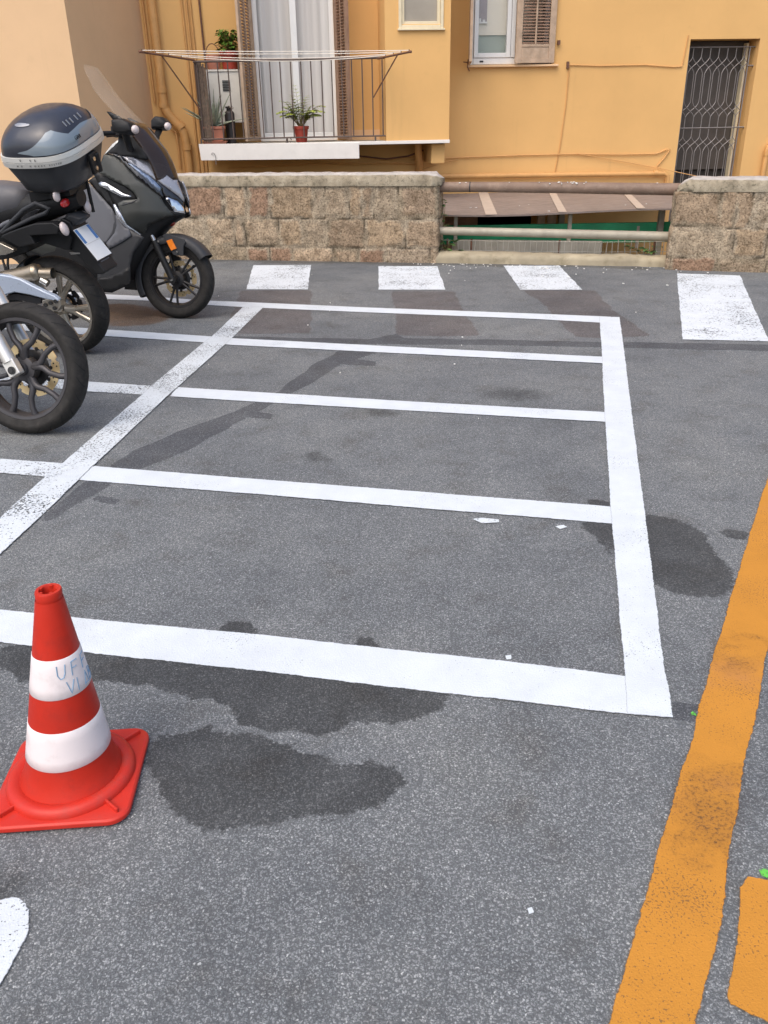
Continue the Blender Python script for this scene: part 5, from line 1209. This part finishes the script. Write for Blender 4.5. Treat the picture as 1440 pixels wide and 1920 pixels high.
# rack and lock bracket
m = MB(); ra = MF.loc(*G4([(420,1030)])[0], 0); rb_ = MF.loc(*G4([(820,960)])[0], 0)
m.loft([[(p.x, s*.11, p.z+dz) for (p, dz) in ((ra, -.02), (rb_, -.02), (rb_, .04), (ra, .04))] for s in (-1, 1)])
px_ = MF.loc(*E4([(1000,350)])[0], 0)
m.tube([(px_.x, .10, px_.z+.14), (px_.x, .10, px_.z-.10)], .011, 10); m.tube([(px_.x-.02, -.02, px_.z+.16), (px_.x-.06, -.02, px_.z-.05)], .016, 10)
m.build("luggage_rack", M_BLKP, mt, smooth=40)
# front half of the machine (outside the frame): tank, engine, front wheel, bars
m = MB(); rings = []
for x, w, z0, z1 in ((-.62,.10,.72,.90),(-.75,.15,.72,1.02),(-.98,.17,.70,1.08),(-1.15,.13,.74,1.04),(-1.25,.08,.78,.96)): rings.append([(x, w*math.cos(t), lerp(z0, z1, .5+.5*math.sin(t))) for t in [2*math.pi*k/20 for k in range(20)]])
m.loft(rings); m.build("fuel_tank", M_BLKG, mt, smooth=60)
m = MB(); m.bx(-1.10, -.62, -.17, .17, .28, .68); m.build("engine", M_GREYRIM, mt, smooth=0, bevel=.04)
make_wheel(mt, -1.46, .31, .062, .22, (5, 'wide'), (M_SILRIM, M_SILRIM), (.05, .09, .14, M_STEEL, 8), 0, 1, False)
m = MB()
for s in (-1, 1): m.tube([(-1.46, s*.10, .31), (-1.12, s*.10, 1.02)], .026, 12); m.tube([(-1.12, s*.05, 1.04), (-1.05, s*.2, 1.09), (-.95, s*.36, 1.07)], .013, 10)
m.build("front_fork", M_FORK, mt, each=True, smooth=50)
m = MB(); m.ball((-1.27, 0, .92), .10, .09, .09, 18, 12); m.build("headlight", M_BLKG, mt, smooth=180)

# ---------- top case (its own thing, clipped on the rack)
tcx = MF.loc(96, 268, 0)
TCW = MF.o + MF.M @ Vector((tcx.x+.0, 0.02, tcx.z-.035))
tc = empty("top_case", TCW, MF.yaw, MF.lean + R(10)); tag(tc, "navy and black motorcycle top case with a silver band and smoked lens", "top case")
def sect(hx, hy, z, n=56, e=.62, sx=0.0):
    return [(sx + hx*math.copysign(abs(math.cos(t))**e, math.cos(t)), hy*math.copysign(abs(math.sin(t))**e, math.sin(t)), z) for t in [2*math.pi*k/n for k in range(n)]]
HX, HY = .250, .308
m = MB(); m.loft([sect(.13, .17, -.195), sect(.165, .215, -.192), sect(.19, .245, -.170), sect(.212, .270, -.10), sect(HX-.012, HY-.012, -.03), sect(HX-.010, HY-.010, .0)]); m.build("lower_shell", M_CASEB, tc, smooth=50)
m = MB(); m.loft([sect(HX-.009, HY-.009, -.012), sect(HX+.004, HY+.004, -.010), sect(HX+.006, HY+.006, .018), sect(HX+.003, HY+.003, .0195), sect(HX+.003, HY+.003, .0225), sect(HX+.006, HY+.006, .024), sect(HX+.002, HY+.002, .048), sect(HX-.008, HY-.008, .050)]); bnd = m.build("silver_band", M_CASES, tc, smooth=30)
def lidr(f): return math.sqrt(max(0, 1 - (f*.985)**2.5))
def lid_sect(f, grow=0.0): k = max(.06, lidr(f)); return sect((HX-.006)*k+grow, (HY-.006)*k+grow, .050 + .190*f + grow*.6, 72, lerp(.62, .85, f), .012*f)
m = MB(); m.loft([lid_sect(f) for f in (0, .05, .12, .22, .34, .46, .58, .69, .79, .87, .93, .97, 1.0)]); m.build("lid", M_NAVY, tc, smooth=60)
def lid_patch(name, mat, pts, parent, g=.004, mirror=False):        # pts: (angle deg from +x towards -y, height fraction)
    vs, fs = fill([(a*.01, f) for a, f in pts], .035); m = MB(); P = []
    for p in vs:
        a, f = p.x*100, p.y; k = max(.06, lidr(f)); e = lerp(.62, .85, f); t = R(-a)
        P.append((.012*f + ((HX-.006)*k+g)*math.copysign(abs(math.cos(t))**e, math.cos(t)), ((HY-.006)*k+g)*math.copysign(abs(math.sin(t))**e, math.sin(t)), .050+.190*f+g*.5))
    m.add(P, fs); o = m.build(name, mat, parent, smooth=60); return o
lens = lid_patch("smoked_lens", M_SLENS, [(84,.035),(94,.13),(58,.60),(48,.63),(22,.42),(0,.50),(-22,.42),(-48,.63),(-58,.60),(-94,.13),(-84,.035),(-40,.02),(0,.02),(40,.02)], tc)
lid_patch("lid_logo", M_STEEL, [(a_*1.0+100, .80+b_) for a_, b_ in [(15*math.cos(t), .035*math.sin(t)) for t in [2*math.pi*k/20 for k in range(20)]]], tc, .003)
m = MB()
for k in range(5):
    a = -8+k*7; f = .66; k_ = lidr(f); t = R(-a); q = Vector((.012*f+((HX-.006)*k_+.003)*math.cos(t)**.78, -((HY-.006)*k_+.003)*abs(math.sin(t))**.78*(1 if a > 0 else -1), .050+.190*f)); m.box(q, (.006, .008, .034), Matrix.Rotation(R(-35), 3, 'Y'))
m.build("lid_rib", M_STEEL, tc, smooth=0, bevel=.002)
def text(body, size, M4, mat, parent, name, ext=.0006, spacing=1.0):
    cu = bpy.data.curves.new(name, 'FONT'); cu.body = body; cu.size = size; cu.extrude = ext; cu.align_x = 'CENTER'; cu.align_y = 'CENTER'; cu.space_character = spacing
    o = bpy.data.objects.new(name, cu); scn.collection.objects.link(o); dg = bpy.context.evaluated_depsgraph_get(); me = bpy.data.meshes.new_from_object(o.evaluated_get(dg))
    bpy.data.objects.remove(o); me.materials.clear(); me.materials.append(mat); me.transform(M4)
    r = bpy.data.objects.new(name, me); scn.collection.objects.link(r); r.parent = parent; return r
def face_m(p, nrm):                                       # text plane: reading left to right seen from outside
    nrm = Vector(nrm).normalized(); up = Vector((0, 0, 1)); xx = up.cross(nrm).normalized(); yy = nrm.cross(xx)
    return Matrix(((xx.x, yy.x, nrm.x, p[0]), (xx.y, yy.y, nrm.y, p[1]), (xx.z, yy.z, nrm.z, p[2]), (0, 0, 0, 1)))
def band_pt(a, z, g=.0075):
    t = R(-a); e = .62; return ((HX+g)*math.copysign(abs(math.cos(t))**e, math.cos(t)), (HY+g)*math.copysign(abs(math.sin(t))**e, math.sin(t)), z)
def band_text(s, a0, z, size, gap):
    a = a0
    for ch in s:
        if ch != ' ':
            p = band_pt(a, z); p2 = band_pt(a-1.5, z); tg = (Vector(p2)-Vector(p)).normalized(); text(ch, size, face_m(p, (tg.y, -tg.x, 0)), M_INK, bnd, "lettering")
        a -= gap
band_text("V46", 92, .037, .020, 4.2)
band_text("MONOKEY SYSTEM", 96, .004, .013, 3.6)
p = band_pt(8, .095, -.002); text("GIVI", .030, face_m((p[0]-.0, p[1], p[2]), (1, -.15, .35)), M_INK, lens, "lettering", .002)
m = MB(); m.tube([(HX+.004, .03, -.04), (HX-.004, .03, -.15)], .02, 12); m.box((HX-.004, .0, -.085), (.022, .09, .12)); lk = m.build("lock_plate", M_BLKP, tc, smooth=40, bevel=.004)
m = MB(); m.tube([(HX+.006, -.01, -.06), (HX+.012, -.01, -.06)], .013, 14); m.tube([(HX+.006, -.01, -.115), (HX+.013, -.01, -.115)], .012, 14); m.build("lock", M_STEEL, lk, each=True, smooth=40)

# ---------- nearest motorcycle, only its front wheel in the frame
NF = Frame(-1.828, 4.115, R(-10.5), R(-11)); RN = .333
nb = bike("motorcycle", NF, "nearest motorcycle at the left edge with gold brake disc and silver fork", "motorcycle", "motorcycles in the bays")
make_wheel(nb, 0, RN, .064, .236, (5, 'curved'), (M_GREYRIM, M_GREYRIM), (.062, .105, .148, M_GOLD, 10), 0, 4)
ax = NF.loc(51, 689, -.10); up_ = NF.loc(-8, 583, -.10); dv = (up_-ax).normalized()
m = MB()
for s in (-1, 1): m.tube([Vector((0, s*.10, RN)) + Vector((dv.x, 0, dv.z))*t for t in (.045, .30, .52)], .034, 20)
fk = m.build("fork", M_FORK, nb, each=True, smooth=50)
m = MB(); Mx = Matrix.Rotation(math.atan2(dv.x, dv.z), 3, 'Y')
for s in (-1, 1): m.box(Vector((0, s*.10, RN)) + Vector((dv.x, 0, dv.z))*.012, (.066, .046, .082), Mx)
m.build("axle_clamp", M_FORK, fk, each=True, smooth=0, bevel=.006)
m = MB(); m.tube([(0, -.122, RN), (0, -.129, RN)], .020, 16); m.tube([(0, -.127, RN), (0, -.133, RN)], .012, 6); m.build("axle_bolt", M_INK, fk, smooth=30)
m = MB()
for s in (-1, 1): m.tube([Vector((0, s*.10, RN)) + Vector((dv.x, 0, dv.z))*t for t in (.50, .84)], .024, 16)
m.build("stanchion", M_GOLD, fk, each=True, smooth=50)
m = MB(); m.box((-.10, .10, RN+.02), (.075, .05, .12)); m.tube([(-.12, .10, RN+.06), (-.20, .05, RN+.16), (-.22, -.02, RN+.36)], .008, 8); m.build("brake_caliper", M_BLKRIM, fk, smooth=0, bevel=.012)
px_tube(NF, cr(0, 560, .16667, [(-80,720),(0,740),(70,760),(110,810),(80,860),(0,880),(-80,870)]), -.06, .012, "brake_hose", M_DGREY, nb, 10)
m = MB(); fender_arc(m, RN, 0, RN+.022, .075, R(118), R(172), .03, n=24); m.build("front_mudguard", M_BLKP, nb, smooth=50)
m = MB(); rings = []
for x, w, z0, z1 in ((-.42,.10,.70,.92),(-.58,.16,.68,1.06),(-.80,.18,.68,1.10),(-1.0,.13,.70,.98)): rings.append([(x, w*math.cos(t), lerp(z0, z1, .5+.5*math.sin(t))) for t in [2*math.pi*k/20 for k in range(20)]])
m.loft(rings); m.build("fuel_tank", M_GUN, nb, smooth=60)
m = MB(); rings = []
for x, w, z0, z1 in ((-.92,.12,.72,.84),(-1.2,.15,.72,.84),(-1.5,.13,.76,.92),(-1.75,.08,.82,.92)): rings.append([(x, w*math.cos(t), lerp(z0, z1, .5+.5*math.sin(t))) for t in [2*math.pi*k/20 for k in range(20)]])
m.loft(rings); m.build("seat", M_SEAT, nb, smooth=60)
m = MB(); m.loft([[(x, y*w, z) for y, z in ((-.15,.30),(.15,.30),(.19,.40),(.17,.50),(.10,.66),(-.10,.66),(-.17,.50),(-.19,.40))] for x, w in ((-.98,.8),(-.90,1.0),(-.66,1.0),(-.56,.75))]); m.loft([[(x, y, z) for y in (-.11, .11) for z in ((.50, .60) if y < 0 else (.60, .50))] for x in (-.60, -.46, -.40)]); eng = m.build("engine", M_GREYRIM, nb, smooth=0, bevel=.02)
m = MB()
for s_ in (-1, 1): m.lathe([(0, s_*.215), (.085, s_*.212), (.105, s_*.195), (.11, s_*.17)], (-.80, 0, .41), 'y', 28)
m.build("clutch_cover", M_BLKRIM, eng, each=True, smooth=40)
m = MB(); m.tube([(-.42,-.06,.52),(-.36,-.07,.40),(-.45,-.08,.27),(-.80,-.10,.22),(-1.15,-.15,.30)], .022, 12); m.tube([(-1.15,-.15,.30),(-1.60,-.19,.46)], .05, 16); m.build("exhaust", M_STEEL, nb, smooth=50)
make_wheel(nb, -1.42, .32, .085, .225, (5, 'curved'), (M_GREYRIM, M_GREYRIM), None, 0, 1, False)
m = MB()
for s in (-1, 1): m.tube([(-1.42, s*.12, .32), (-.80, s*.12, .42)], .03, 10)
m.build("swingarm", M_GREYRIM, nb, each=True, smooth=50)
m = MB()
for s in (-1, 1): m.tube([(-.40, s*.03, 1.02), (-.42, s*.2, 1.08), (-.50, s*.36, 1.05)], .013, 10); m.tube([(-.47, s*.30, 1.06), (-.53, s*.41, 1.03)], .018, 10)
m.build("handlebar", M_BLKP, nb, each=True, smooth=50)
m = MB(); m.ball((-.24, 0, .90), .10, .10, .10, 18, 12); m.build("headlight", M_BLKG, nb, smooth=180)
